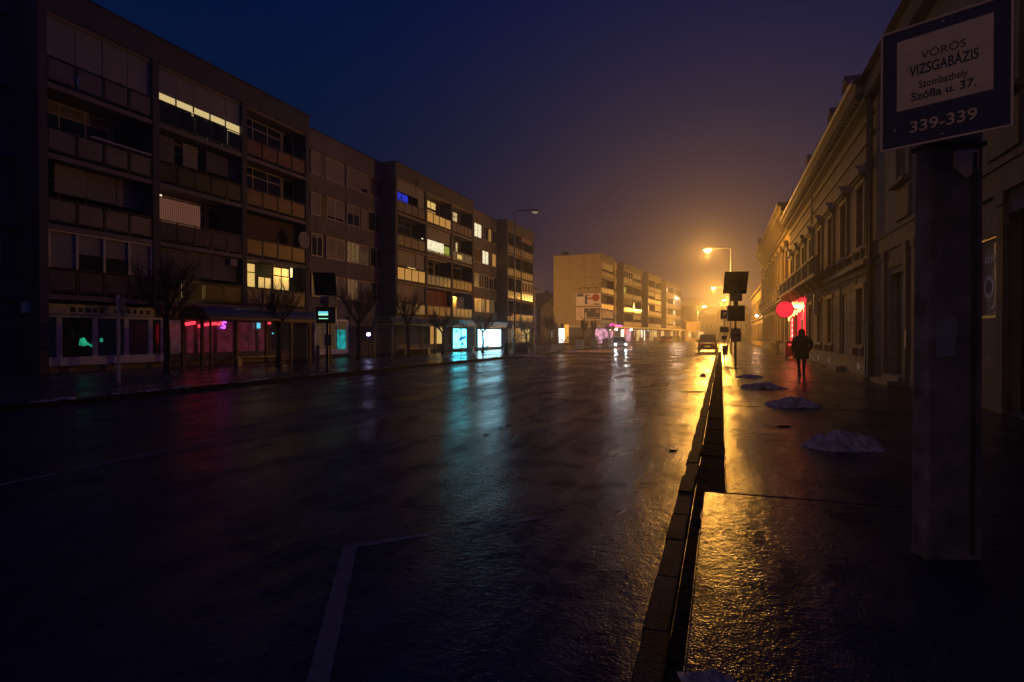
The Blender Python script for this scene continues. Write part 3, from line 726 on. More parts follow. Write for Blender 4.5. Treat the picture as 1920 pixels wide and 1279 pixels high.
for (a, c) in ((F[0][-1], F[1][0]), (F[1][-1], F[2][0]), (F[2][-1], F[3][0])):
    for r in range(4):
        z0, z1 = RW[r]; wd = c-a
        frame_window(FB, a+wd*.08, a+wd*.45, z0, z1, 1.36, 1, rc.choice(['pane', 'pane', 'lit_tan']), blind=rc.choice([0, .4, .8]))
        frame_window(FB, a+wd*.52, a+wd*.92, z0, z1, 1.36, 1, rc.choice(['pane', 'pane', 'lit_orange']), blind=rc.choice([0, 1, .5]))
# gable dressing: joints of the big panels
b = MB(); b.box(-.12, .02, 3.1, 0, 8.38, HT-.02)
for z in SL[:-1]: b.box(-.135, .04, z-.02, -.12, 8.36, z+.02, 1)
for yy in (2.8, 5.6): b.box(-.135, yy-.02, 3.2, -.12, yy+.02, HT-.1, 1)
b.box(-.2, -.03, HT-.02, .02, 8.42, HT+.1, 1)
b.build('gable_wall', ['light_gable', 'slab'], FB)
b = MB(); b.box(.2, 1.7, HT-.25, F[-1][-1]-.3, 8.2, HT-.1, 0)
b.cyl((2, 7, HT-.1), (2, 7, HT+1.0), .05); b.box(1.6, 6.6, HT+.5, 2.5, 7.4, HT+.9); b.build('roof', 'roof_dark', FB)
# two posters on the gable
def ypx(px):      # local y on the gable for a photo column
    r = ray(px); n = Vector((-D2.y, D2.x)); a0 = Vector((A2.x, A2.y))
    det = -n[0]*r[1]+n[1]*r[0]; return (a0[0]*r[1]-a0[1]*r[0])/det
dg = DEP(A2)+1.5
zpx = lambda py: HC+(HZ-py)/1120*dg
y0p, y1p = ypx(1127), ypx(1081)
def poster(name, label, za, zb, shapes):
    t_ = thing(name, label, 'poster', tuple(A2+D2*(-.16))[:2]+(0,), math.atan2(D2.y, D2.x)); 
    b = MB(); b.box(-.06, y0p, za, 0, y1p, zb)
    for (fa, fb, ga, gb, mi) in shapes:    # fractions left->right, bottom->top
        ya = y1p+(y0p-y1p)*fa; yb = y1p+(y0p-y1p)*fb
        b.box(-.072, ya, za+(zb-za)*ga, -.06, yb, za+(zb-za)*gb, mi)
    o = b.build('print', ['poster_cream', 'poster_blue', 'poster_red', 'poster_dark', 'sign_white'], t_)
    return t_, b
t1, _ = poster('wall_poster', 'cream upper poster with blue tower shape and red key on the gable wall', zpx(573.5), zpx(551), [(.03, .30, .76, .97, 1), (.36, .46, .12, .82, 1), (.36, .56, .82, .9, 1), (.46, .7, .52, .66, 2), (.72, .96, .06, .14, 1)])
b = MB(); n_ = 14; cy = y1p+(y0p-y1p)*.8; cz = zpx(573.5)+(zpx(551)-zpx(573.5))*.65
b.cyl((-.075, cy, cz), (-.06, cy, cz), .62, .62, 18); b.build('key_bow', 'poster_red', t1)
poster('wall_poster', 'lower poster with text column and dark kitchen picture under the cream one', zpx(600.5), zpx(577), [(.33, .98, .06, .93, 3), (.36, .44, .12, .6, 0), (.38, .95, .13, .2, 4), (.50, .56, .72, .84, 4), (.06, .24, .84, .87, 2), (.06, .24, .7, .73, 2), (.06, .24, .56, .59, 3), (.06, .24, .42, .45, 3), (.16, .26, .2, .28, 2), (.8, .95, .5, .85, 4)])
b = MB(); 
for fy in (.15, .5, .85):
    yy = y1p+(y0p-y1p)*fy; b.cyl((-.13, yy, zpx(545)), (-.6, yy, zpx(541)), .03, .03, 6); b.box(-.75, yy-.15, zpx(541)-.08, -.55, yy+.15, zpx(541)+.08)
b.cyl((-.2, y1p-.3, zpx(540)), (-.2, y0p+.3, zpx(540)), .03, .03, 6); b.build('poster_lights', 'dark_metal', FB)
# low annex before the gable + canopy over the shops
b = MB(); b.box(-2.2, y0p+.3, 0, -.16, ypx(1062), 2.9); b.build('annex', 'stucco', FB)
b = MB(); b.box(-2.5, y0p-1.4, 2.92, -.16, ypx(1060), 3.2); b.box(-.158, -1.6, 2.921, F[-1][-1], -.02, 3.199); b.build('canopy', 'frame', FB)
looks = ['shop_pink', 'shop_pink', 'shop_dim', 'shop_white', 'shop_pink', 'shop_dim', 'shop_yellow', 'shop_white', 'shop_dim', 'shop_yellow', 'shop_yellow', 'shop_dim', 'shop_yellow', 'shop_dim', 'shop_dim', 'shop_yellow', 'shop_dim', 'shop_dim', 'shop_yellow']
xsf = [.05+k*(F[-1][-1]-.1)/19 for k in range(20)]
shop(FB, xsf, .02-.1, .15, 2.7, looks, t=.25, fr='stucco')
b = MB(); b.box(-.14, -.06, .4, -.02, .25, 2.8); b.box(-2.26, y0p-1.2, .3, -.3, y0p+.28, 2.7, 1); b.build('lit_shop_corner', ['stucco', 'shop_pink'], FB)
for k in range(11): x = 3+k*(F[-1][-1]-4)/10; MB().box(x-.12, -1.45, .1, x+.12, -1.2, 2.92).build('canopy_post', 'stucco_yellow', FB)
g = MB(); g.path([(-.6, -1.75, 3.25), (.4, -1.75, 3.5), (1.2, -1.75, 3.3), (.2, -1.75, 3.3), (1.3, -1.75, 3.5)], .11, 6); g.box(2.6, -1.75, 3.22, 6.5, -1.65, 3.34); g.build('neon_sign', 'neon_pink', FB)
g = MB(); g.box(9.5, -1.4, 1.9, 10.6, -1.32, 2.8); g.build('hanging_sign', 'neon_red', FB)
for k, x in enumerate((6.8, 17, 24, 31)):
    g = MB(); g.cyl((x, -.6, 2.55), (x, -.6, 2.75), .16, .16, 8); g.build('canopy_lamp', 'lamp_pink' if k < 2 else 'lit_white', FB)

# ------------------------------------------------------------------ far end of the street
def px_box(name, label, px0, px1, top, d, dep, wallm, cat='building', roof=True):
    a = PD(px0, 0, d); c = PD(px1, 0, d); wd = (c-a).length; H = HC+(HZ-top)/1120*d
    h = thing(name, label, cat, (a.x, a.y, 0), math.atan2((c-a).y, (c-a).x))
    b = MB(); b.box(0, 0, 0, wd, dep, H); b.build('wall', wallm, h)
    if roof:
        b = MB(); b.prism([(-.5, H), (dep+.5, H), (dep+.5, H+.3), (dep/2, H+dep*.35), (-.5, H+.3)], -.3, wd+.3, 'x'); b.build('roof', 'roof_dark', h)
    return h, wd, H
h, wd, H = px_box('shop_building', 'low yellow flat-roofed building brightly lit at the far left bend', 1287, 1312, 603, 165, 9, 'stucco_yellow', roof=False)
for k in range(4): frame_window(h, .4+k*wd/4, .4+k*wd/4+1.6, .8, 2.6, -.08, 0, 'shop_yellow' if k != 1 else 'pane')
h, wd, H = px_box('street_house', 'hazy two-storey house closing the far end of the street', 1312, 1352, 591, 245, 10, 'stucco')
for k in range(5):
    for z in (1.3, 4.6): frame_window(h, .8+k*1.7, 1.7+k*1.7, z, z+1.5, -.08, 0, 'pane')
h, wd, H = px_box('street_house', 'dim tall house behind the low yellow building at the bend', 1280, 1322, 575, 262, 10, 'panel')
h, wd, H = px_box('street_house', 'pale distant house right of the vanishing point behind the sign poles', 1362, 1408, 590, 230, 10, 'stucco')
for k in range(4):
    for z in (1.3, 4.6): frame_window(h, .8+k*2.1, 1.9+k*2.1, z, z+1.5, -.08, 0, 'pane')

# ------------------------------------------------------------------ right side, ornate fronts
# local frame: x runs toward the camera (-Y), y into the building (+X)
XR = 5.15
def RY(px, X=XR):     # world Y where column px meets plane X
    s = (px-1352)*CT/X; d = 1120/s; return (d+X*ST)/CT
def rfront(name, label, Y1, wallm='stucco'):
    return thing(name, label, 'building', (XR, Y1, 0), R(-90))
def pediment(b, x, y, z, w, h, m=0):
    b.prism([(x-w/2, z), (x+w/2, z), (x+w/2, z+.12), (x, z+h), (x-w/2, z+.12)], y-.32, y-.01, 'y', m)
def ornate_window(p, x, zs, w, h, y=0, ped=True, look='pane', arch=False):
    f = MB()
    f.box(x-w/2-.25, y-.14, zs-.14, x+w/2+.25, y-.005, zs-.02)      # sill
    f.box(x-w/2-.20, y-.09, zs-.02, x-w/2-.02, y-.005, zs+h+.02); f.box(x+w/2+.02, y-.09, zs-.02, x+w/2+.20, y-.005, zs+h+.02)
    f.box(x-w/2-.26, y-.12, zs+h+.02, x+w/2+.26, y-.005, zs+h+.22)
    if ped: pediment(f, x, y, zs+h+.30, w+.8, .55); f.box(x-w/2-.25, y-.22, zs+h+.22, x+w/2+.25, y-.006, zs+h+.30)
    for s in (-1, 1): f.box(x+s*(w/2+.11)-.07, y-.2, zs-.42, x+s*(w/2+.11)+.07, y-.006, zs-.14)
    o = f.build('window_surround', 'stone', p)
    g = MB(); t = .06
    g.box(x-w/2, y+.12, zs, x-w/2+t, y+.2, zs+h); g.box(x+w/2-t, y+.12, zs, x+w/2, y+.2, zs+h); g.box(x-t/2, y+.122, zs, x+t/2, y+.2, zs+h)
    g.box(x-w/2+t, y+.118, zs+h*.68, x+w/2-t, y+.2, zs+h*.68+t); g.box(x-w/2+t, y+.121, zs, x+w/2-t, y+.2, zs+t); g.box(x-w/2+t, y+.121, zs+h-t, x+w/2-t, y+.2, zs+h)
    g.build('window_frame', 'frame', o)
    g = MB(); g.box(x-w/2, y+.15, zs, x+w/2, y+.17, zs+h); g.build('pane', look, o)
def pierced_wall(b, L, H, y, th, holes, m=0):
    """wall with real openings: holes = list of (x0,x1,z0,z1) sorted in columns"""
    cols = {}
    for h in holes: cols.setdefault((round(h[0], 3), round(h[1], 3)), []).append(h)
    x = 0
    for (a, c), hs in sorted(cols.items()):
        if a > x+.001: b.box(x, y, 0, a, y+th, H, m)
        z = 0
        for h in sorted(hs, key=lambda q_: q_[2]):
            if h[2] > z: b.box(a, y, z, c, y+th, h[2], m)
            z = h[3]
        b.box(a, y, z, c, y+th, H, m); x = c
    if x < L: b.box(x, y, 0, L, y+th, H, m)
# A: the two-storey front with balcony and red portal
YA0, YA1 = RY(1638), 52.0
LA = YA1-YA0
RA = rfront('townhouse', 'ornate two-storey townhouse with pedimented windows, long stone balcony and red lit portal', YA1)
X_ = lambda Y: YA1-Y
colsY = [26.4, 29.8, 33.2, 36.6, 40.0, 50.2]
holes = []
for Y in colsY:
    x = X_(Y)
    if abs(Y-29.8) < .1: holes.append((x-.6, x+.6, .25, 3.4))
    elif Y < 42: holes.append((x-.6, x+.6, 1.25, 3.4))
for Y in colsY[:-1]+[43.4, 46.8, 50.2]:
    x = X_(Y); holes.append((x-.6, x+.6, 5.05, 7.35))
holes.append((X_(49.8), X_(42.6), .15, 3.6))
# portal columns clash with upper windows -> build the wall in two storeys
b = MB()
pierced_wall(b, LA, 4.3, 0, .35, [h_ for h_ in holes if h_[3] < 4.2])
up = [(h_[0], h_[1], h_[2]-4.3, h_[3]-4.3) for h_ in holes if h_[2] > 4.4]
b2 = MB(); pierced_wall(b2, LA, 6.6, 0, .35, up)
k = len(b.v); b.v += [(x, y, z+4.3) for x, y, z in b2.v]; b.f += [tuple(i+k for i in f) for f in b2.f]; b.m += b2.m
b.box(0, .9, 0, LA, 10, 10.8)
b.build('wall', 'stucco', RA)
# rustication bands on the ground floor piers
b = MB(); segs = []; xp = 0
for h_ in sorted([h_ for h_ in holes if h_[3] < 4.2]): segs.append((xp, h_[0]-.22)); xp = h_[1]+.22
segs.append((xp, LA))
for (a, c) in segs:
    if c-a < .2: continue
    b = MB(); b.box(a+.04, -.03, .79, c-.04, -.003, 3.84)
    for z in range(7): b.box(a+.03, -.055, .78+z*.44, c-.03, -.004, .78+z*.44+.39)
    b.build('rustication', 'stucco', RA)
b = MB()
b.box(0, -.09, 0, LA, -.006, .68); b.box(0, -.13, .68, LA, -.005, .76)
b.box(0, -.10, 3.95, LA, -.004, 4.15); b.box(0, -.34, 4.18, LA, -.003, 4.34); b.box(0, -.22, 4.34, LA, -.006, 4.45)
b.box(0, -.16, 4.84, LA, -.005, 4.93)
b.box(0, -.08, 8.75, LA, -.004, 8.95); b.box(0, -.12, 9.5, LA, -.003, 9.62)
b.box(0, -.36, 10.0, LA, -.004, 10.22); b.box(0, -.62, 10.30, LA, -.003, 10.62)
for k in range(int(LA/.42)): x = .15+k*.42; b.box(x, -.56, 10.10, x+.17, -.361, 10.299)
b.build('cornice', 'stone', RA)
b = MB(); b.prism([(-.72, 10.70), (-.62, 10.62), (0, 10.62), (5, 14.0), (10.3, 10.8), (10.3, 10.9), (5, 14.2)], -.02, LA+.02, 'x'); rf = b.build('roof', 'roof_tile', RA)
b = MB(); b.cyl((0, -.72, 10.72), (LA, -.72, 10.72), .08, .08, 8); b.build('gutter', 'galv', rf)
for Y, zt in ((38.0, 13.4), (30.5, 12.2), (27, 12.0)):
    b = MB(); x = X_(Y); b.box(x-.35, -.45, 10.8, x+.35, .5, 11.5); b.prism([(x-.5, 11.5), (x+.5, 11.5), (x, 11.95)], -.55, .6, 'y'); b.build('dormer', 'roof_tile', rf)
b = MB()
for k in range(int(LA/1.1)): x = .4+k*1.1; b.cyl((x, -.70, 10.75), (x, -.70, 11.0+.05*(k % 3)), .05, .02, 5)
b.cyl((0, -.70, 10.9), (LA, -.70, 10.9), .015, .015, 5); b.build('snow_guard', 'roof_tile', rf)
for Y in colsY[:-1]+[43.4, 46.8, 50.2]: ornate_window(RA, X_(Y), 5.05, 1.2, 2.3)
for Y in colsY[:-1]:
    x = X_(Y)
    if abs(Y-29.8) < .1:
        d_ = MB(); d_.box(x-.6, .1, .25, x+.6, .16, 3.4)
        for a_ in (-.32, .32):
            for z_ in (.5, 1.5, 2.5): d_.box(x+a_-.2, .08, z_, x+a_+.2, .1, z_+.8)
        d_.build('door', 'wood_dark', RA)
        b = MB(); b.box(x-.75, -.45, .1, x+.75, .1, .27); b.build('step', 'stone', RA)
    else:
        ornate_window(RA, x, 1.25, 1.2, 2.15, ped=False)
        b = MB(); b.box(x-.25, -.10, .28, x+.25, -.091, .5); b.build('cellar_vent', 'frame', RA)
# balcony
ba, bb = X_(50.5), X_(32.0)
b = MB(); b.box(ba, -.95, 4.46, bb, -.24, 4.62)
n = int((bb-ba)/.34)
for k in range(n+1):
    x = ba+.1+k*(bb-ba-.2)/n
    if k % 8 == 0: b.box(x-.12, -.93, 4.62, x+.12, -.72, 5.38)
    else: b.cyl((x, -.83, 4.62), (x, -.83, 4.95), .055, .09, 6, 0, False); b.cyl((x, -.83, 4.95), (x, -.83, 5.35), .09, .045, 6, 0, False)
b.box(ba, -.96, 5.36, bb, -.68, 5.48)
k = ba+.5
while k < bb:
    b.prism([(-.9, 4.46), (-.34, 4.46), (-.34, 3.9), (-.5, 4.0)], k-.12, k+.12, 'x'); k += 2.3
b.build('stone_balcony', 'stone', RA)
# drain pipes
b = MB(); b.cyl((LA-.15, -.16, .1), (LA-.15, -.16, 10.6), .075, .075, 10)
for z in (2, 5, 8): b.cyl((LA-.15, -.16, z), (LA-.15, -.16, z+.08), .095, .095, 10)
b.cyl((LA-.15, -.16, .15), (LA-.15, -.16, 1.6), .10, .10, 10)
b.build('drain_pipe', 'dark_metal', RA)
b = MB(); x = X_(39.0); b.cyl((x, -.14, 4.5), (x, -.14, 10), .055, .055, 8); b.build('drain_pipe', 'galv', RA)
# red portal
pa, pb = X_(49.8), X_(42.6)
b = MB()
b.box(pa-.35, -.14, .15, pa+.15, -.007, 4.1); b.box(pb-.15, -.14, .15, pb+.35, -.007, 4.1); b.box(pa+.15, -.141, 3.3, pb-.15, -.007, 4.1)
po = b.build('portal_frame', 'neon_panel', RA)
g = MB(); g.box(pa+.15, .3, .15, pb-.15, .33, 3.3); g.build('portal_back', 'neon_panel', po)
g = MB(); g.box((pa+pb)/2-.6, .2, .15, (pa+pb)/2+.6, .26, 2.7); g.build('door', 'wood_dark', po)
g = MB()
pts = []
for k in range(15):
    x = pa-.1+(pb-pa+.3)*k/14; pts.append((x, -.28, 3.05+.18*math.sin(k*1.9)+.02*k))
g.path(pts, .05, 6); g.path([(pa-.1, -.28, 2.7), (pa-.2, -.28, 3.1)], .05, 6); g.build('neon_script', 'neon_orange', po)
g = MB(); x = pa+.9
for k in range(4): g.box(x-.15, -.16, 1.45+k*.38, x+.15, -.142, 1.72+k*.38)
g.build('lit_square', 'lit_pink' if False else 'shop_white', po)
# white hanging panel and dark notice
b = MB(); x = X_(36.6); b.box(x-.05, -.34, 2.7, x+.05, -.12, 3.9); b.box(x-.03, -.12, 3.7, x+.03, -.004, 3.78); b.build('hanging_banner', 'frame', RA)
# round red sign
t_ = thing('round_sign', 'round glowing red sign sticking out over the pavement beside the red portal', 'sign', (4.05, 44.2, 0), 0)
b = MB(); b.cyl((0, -.07, 3.35), (0, .07, 3.35), .54, .54, 32); b.build('disc', 'sign_red', t_)
b = MB(); b.cyl((.5, 0, 3.35), (XR-4.05-.01, 0, 3.35), .03, .03, 8); b.build('bracket', 'dark_metal', t_)
b = MB(); b.path([(math.cos(k*PI/16)*.55, 0, 3.35+math.sin(k*PI/16)*.55) for k in range(33)], .035, 6); b.build('rim', 'dark_metal', t_)
t_ = thing('menu_stand', 'dark red box-shaped stand on the pavement under the round red sign', 'stand', (4.35, 43.2, .1))
b = MB(); b.box(-.38, -.3, .12, .38, .3, 1.1); b.build('body', 'red_plastic', t_, bevel=.02)
b = MB(); b.box(-.42, -.34, 1.1, .42, .34, 1.16); b.build('top', 'frame', t_)
b = MB(); 
for sx_ in (-.3, .3):
    for sy_ in (-.22, .22): b.box(sx_-.04, sy_-.04, 0, sx_+.04, sy_+.04, .12)
b.build('feet', 'black', t_)
g = MB(); g.box(-.2, -.306, .86, .12, -.301, .94); g.box(.16, -.306, .78, .3, -.301, .84); g.build('light', 'neon_red', t_)

# N: nearest plain front with door and picture window
LN = YA0-2.0
RN = rfront('townhouse', 'nearest dark grey townhouse front with tall door beside the concrete post', YA0)
XN = lambda Y: YA0-Y
hd = (XN(RY(1668)), XN(RY(1697)), .35, 3.55)
pc = (XN(RY(1828)), XN(RY(1868)), 1.95, 3.6)
gar = (XN(RY(1885)), XN(RY(1885))+2.6, .12, 3.9)
b = MB(); pierced_wall(b, LN, 4.5, 0, .35, [hd, pc, gar])
b2 = MB(); wv = [XN(RY(1684)), XN(RY(1760)), XN(RY(1860)), XN(RY(1860))+3.3]
pierced_wall(b2, LN, 6.1, 0, .35, [(x, x+1.1, 1.75, 4.0) for x in wv])
k = len(b.v); b.v += [(x, y, z+4.5) for x, y, z in b2.v]; b.f += [tuple(i+k for i in f) for f in b2.f]; b.m += b2.m
b.box(0, .9, 0, LN, 10, 10.5); b.build('wall', 'stucco_grey', RN)
b = MB()
b.box(0, -.05, 0, hd[0]-.25, -.006, .9); b.box(hd[1]+.25, -.05, 0, gar[0]-.2, -.006, .9)
b.box(0, -.08, 4.35, LN, -.004, 4.85); b.box(0, -.12, 4.85, LN, -.003, 4.93)
b.box(0, -.35, 10.1, LN, -.004, 10.6)
for x in (hd[0]-.6, hd[1]+.15, hd[1]+.95, pc[1]+.25): b.box(x, -.10, .1, x+.28, -.005, 4.34); b.box(x-.06, -.13, 4.1, x+.34, -.1, 4.34)
for x in wv: b.box(x-.25, -.25, 6.12, x+1.35, -.006, 6.24); b.box(x-.15, -.07, 5.1, x+1.25, -.005, 6.0); b.box(x-.18, -.08, 6.24, x-.01, -.004, 8.6); b.box(x+1.11, -.08, 6.24, x+1.28, -.004, 8.6); b.box(x-.2, -.2, 8.61, x+1.3, -.004, 8.75)
b.box(hd[0]-.1, -.05, 3.75, hd[1]+.1, -.006, 4.3)
b.build('mouldings', 'stucco', RN)
for x in wv: frame_window(RN, x, x+1.1, 6.25, 8.5, .15, 1, 'pane', trans=7.7)
b = MB(); b.box(hd[0], .22, hd[2], hd[1], .28, hd[3])
for z_ in (.6, 1.6, 2.6): b.box(hd[0]+.15, .2, z_, (hd[0]+hd[1])/2-.08, .22, z_+.75); b.box((hd[0]+hd[1])/2+.08, .2, z_, hd[1]-.15, .22, z_+.75)
dr = b.build('door', 'wood_dark', RN); b = MB(); b.cyl((hd[1]-.75, .18, 1.4), (hd[1]-.75, .2, 1.4), .04); b.build('handle', 'galv', dr)
b = MB(); b.box(hd[0]-.2, -.5, .1, hd[1]+.2, -.01, .24); b.box(hd[0]-.05, -.2, .24, hd[1]+.05, .21, .36); b.build('step', 'stone', RN)
b = MB(); b.box(gar[0], .25, .12, gar[1], .3, 3.9)
for z_ in range(9): b.box(gar[0]+.02, .235, .2+z_*.41, gar[1]-.02, .25, .2+z_*.41+.36)
b.build('shutter', 'wood_dark', RN)
mat('picture', (.34, .22, .12), .5, 0, .5, 3)
b = MB(); cx_ = (pc[0]+pc[1])/2; wd = pc[1]-pc[0]
b.box(pc[0]+.04, .10, pc[2]+.04, pc[1]-.04, .12, pc[3]-.04)
b.cyl((cx_-.1, .092, 2.6), (cx_-.1, .10, 2.6), .24, .24, 20, 1); b.cyl((cx_-.1, .088, 2.6), (cx_-.1, .092, 2.6), .15, .15, 16, 2)
for k in range(5): b.box(cx_-.3+k*.13, .092, 3.1, cx_-.3+k*.13+.07, .10, 3.25, 1)
b.prism([(cx_-.15, 2.08), (cx_+.35, 2.2), (cx_+.4, 2.28), (cx_-.1, 2.15)], .09, .10, 'y', 1)
b.build('shop_picture', ['picture', 'poster_cream', 'poster_dark'], RN)
frame_window(RN, pc[0], pc[1], pc[2], pc[3], .02, 0, 'shelter_glass', 'frame_dark')
b = MB(); b.prism([(-.55, 10.7), (0, 10.62), (5, 13.6), (10, 10.7), (10, 10.8), (5, 13.8)], 0, LN, 'x'); b.build('roof', 'roof_tile', RN)
b = MB(); b.cyl((.25, -.17, .1), (.25, -.17, 10.5), .07, .07, 10); b.cyl((.25, -.17, .1), (.25, -.17, 2.0), .095, .095, 10); b.build('drain_pipe', 'dark_metal', RN)
b = MB(); b.box(hd[1]+.6, -.16, 1.25, hd[1]+.68, -.14, 1.75); b.build('house_number_plate', 'frame', RN)

# B: taller yellow-lit corner house with heavy cornice
YB1 = 84.0; LB = YB1-YA1-.02
RB = rfront('townhouse', 'taller sandstone corner house with heavy bracketed cornice glowing in the lamp light', YB1)
b = MB(); hb_ = []
for k in range(9):
    x = 1.6+k*3.45
    if x < LB-1: hb_ += [(x, x+1.3, 1.3, 3.6)]
pierced_wall(b, LB, 4.6, 0, .35, hb_)
b2 = MB(); pierced_wall(b2, LB, 7.6, 0, .35, [(h_[0], h_[1], 1.2, 4.0) for h_ in hb_])
k = len(b.v); b.v += [(x, y, z+4.6) for x, y, z in b2.v]; b.f += [tuple(i+k for i in f) for f in b2.f]; b.m += b2.m
b.box(0, .9, 0, LB, 10, 12); b.build('wall', 'stucco_yellow', RB)
b = MB()
b.box(0, -.15, .1, LB, -.005, .9)
for z in range(8): b.box(.05, -.06, .95+z*.42, 1.2, -.004, .95+z*.42+.36)
b.box(-.3, -.45, 4.5, LB, -.003, 4.75); b.box(0, -.3, 4.3, LB, -.004, 4.5)
b.box(-.15, -.2, 10.0, LB, -.003, 10.2)
b.box(-.5, -.95, 11.9, LB-.01, -.004, 12.2); b.box(-.4, -.7, 11.5, LB-.01, -.003, 11.9)
for k in range(int(LB/.85)):
    x = .2+k*.85; b.prism([(-.66, 11.5), (-.02, 11.5), (-.02, 10.5), (-.2, 10.55), (-.5, 11.1)], x, x+.3, 'x')
for k in range(4):
    x = 14+k*3.6; b.box(x, -.5, 12.2, x+1.4, .4, 13.1)
b.box(-.4, -.7, 12.2, 1.4, .6, 13.4); b.prism([(-.5, 13.4), (1.5, 13.4), (.5, 14.2)], -.75, .6, 'y')
for x in (.1, .9): b.box(x, -.28, 4.75, x+.45, -.005, 9.99)
b.build('cornice', 'stone', RB)
for h_ in hb_:
    x = (h_[0]+h_[1])/2; ornate_window(RB, x, 1.3, 1.3, 2.3, ped=False); ornate_window(RB, x, 5.8, 1.3, 2.8)
    g = MB(); g.box(x-1.0, -.6, 4.76, x+1.0, -.46, 4.9)
    for k in range(7): g.cyl((x-.9+k*.3, -.53, 4.9), (x-.9+k*.3, -.53, 5.45), .07, .05, 6)
    g.box(x-1.0, -.62, 5.45, x+1.0, -.44, 5.56); g.build('balustrade', 'stone', RB)
b = MB(); b.prism([(-.3, 12.2), (9, 12.2), (6, 14.3), (3, 14.3)], 2.5, LB-.1, 'x'); b.build('roof', 'roof_tile', RB)
# row of columns / stone posts before it
for k in range(3):
    Y = 56.0+k*3.0
    t_ = thing('stone_post', ('nearest of the three squat stone posts at the foot of the corner house', 'middle one of the three squat stone posts by the corner house', 'farthest of the three squat stone posts by the corner house')[k], 'post', (4.55, Y, .1), group='stone posts at the corner house')
    b = MB(); b.cyl((0, 0, 0), (0, 0, .15), .28, .28, 10); b.cyl((0, 0, .15), (0, 0, .8), .13, .2, 10); b.cyl((0, 0, .8), (0, 0, 1.05), .26, .2, 10); b.build('shaft', 'stone', t_)
# C: low yellow house
YC1 = 122; LC = YC1-YB1-.5
RC = rfront('townhouse', 'low bright yellow house beyond the corner house, with a small bracket lamp', YC1)
b = MB(); hc_ = [(2+k*4.2, 3.1+k*4.2, 1.2, 3.2) for k in range(8)]
pierced_wall(b, LC, 8.6, .3, .35, hc_+[(h_[0], h_[1], 4.8, 6.8) for h_ in hc_]); b.box(0, 1.2, 0, LC, 9, 8.6); b.build('wall', 'stucco_yellow', RC)
for h_ in hc_: 
    for z in (1.2, 4.8): ornate_window(RC, (h_[0]+h_[1])/2, z, 1.1, 2.0, y=.3, ped=False)
b = MB(); b.box(0, -.1, 8.3, LC, .29, 8.6); b.box(0, .1, 4.0, LC, .29, 4.2); b.build('cornice', 'stone', RC)
b = MB(); b.prism([(-.2, 8.62), (9, 8.62), (4.5, 12)], 0, LC, 'x'); b.build('roof', 'roof_tile', RC)
g = MB(); x = LC-8; g.box(x, -.5, 4.3, x+.5, -.2, 4.5); g.build('bracket_lamp', 'lamp_pink', RC)

# ------------------------------------------------------------------ lamps
def street_lamp(label, base, H, arm, direction, lens='lamp_sodium', power=0, col=(1, .43, .06), group='street lamps along the road', r=.085):
    """direction: angle of the arm on plan"""
    t_ = thing('street_lamp', label, 'street lamp', (base[0], base[1], .1), direction, group)
    b = MB(); b.cyl((0, 0, 0), (0, 0, 1.2), .11, .10, 12); b.cyl((0, 0, 1.2), (0, 0, H), r, r*.6, 12); b.build('pole', 'galv', t_, smooth=True)
    b = MB(); b.path([(0, 0, H-.08), (arm*.12, 0, H+.03), (arm*.8, 0, H+.07), (arm, 0, H+.04)], .04, 8); b.build('arm', 'galv', t_)
    b = MB(); z = H+.04
    b.loft([[(arm-.1, -.06, z-.05), (arm-.1, .06, z-.05), (arm-.1, .06, z+.06), (arm-.1, -.06, z+.06)],
            [(arm+.25, -.15, z-.05), (arm+.25, .15, z-.05), (arm+.25, .12, z+.14), (arm+.25, -.12, z+.14)],
            [(arm+.75, -.13, z-.05), (arm+.75, .13, z-.05), (arm+.75, .10, z+.11), (arm+.75, -.10, z+.11)],
            [(arm+.9, -.05, z-.05), (arm+.9, .05, z-.05), (arm+.9, .04, z+.03), (arm+.9, -.04, z+.03)]])
    hd_ = b.build('head', 'galv', t_)
    b = MB(); b.loft([[(arm+.2, -.11, z-.052), (arm+.2, .11, z-.052), (arm+.75, .10, z-.052), (arm+.75, -.10, z-.052)][::-1],
                      [(arm+.24, -.10, z-.14), (arm+.24, .10, z-.14), (arm+.71, .09, z-.14), (arm+.71, -.09, z-.14)][::-1],
                      [(arm+.34, -.05, z-.23), (arm+.34, .05, z-.23), (arm+.61, .05, z-.23), (arm+.61, -.05, z-.23)][::-1]]); b.build('lens', lens, hd_)
    if power:
        L = bpy.data.lights.new('lamp_light', 'POINT'); L.energy = power; L.color = col; L.shadow_soft_size = .10
        lo = bpy.data.objects.new('lamp_light', L); COL.objects.link(lo); lo.parent = t_; lo.location = (arm+.5, 0, z-.40)
    return t_
def at(px, d): p = PD(px, 0, d); return (p.x, p.y)
PI = math.pi
street_lamp('nearest lit orange street lamp, its arm reaching left over the road above the info display', at(1370, 53), 9.2, 1.5, PI, power=3500)
street_lamp('second lit orange street lamp in line, just left of the info display', at(1348+16, 97), 9.3, 1.7, PI, power=9000)
street_lamp('third lit orange street lamp in line, its glow beside the info display panel', at(1377, 131), 9.3, 1.7, PI, power=14000)
street_lamp('lit street lamp at the far bend whose arm reaches right from its pole', at(1308, 150), 8.8, 1.2, TH, power=12000)
street_lamp('street lamp in the side street hidden behind the end of the long block', at(962, 90), 8.5, 1.4, 0, power=2800)
street_lamp('unlit street lamp standing by the glowing bus shelter before the long block', at(965, 51), 12.1, 1.3, TH+.1, 'lamp_off', 0)
street_lamp('pink-white lit street lamp on the left before the far block', at(1178, 125), 11.3, .15, TH, 'lamp_pink', 3500, (1, .62, .38))
street_lamp('small pink-white street lamp farther along the far block, arm reaching right', at(1257, 158), 11.4, 1.2, TH, 'lamp_pink', 1500, (1, .62, .38))

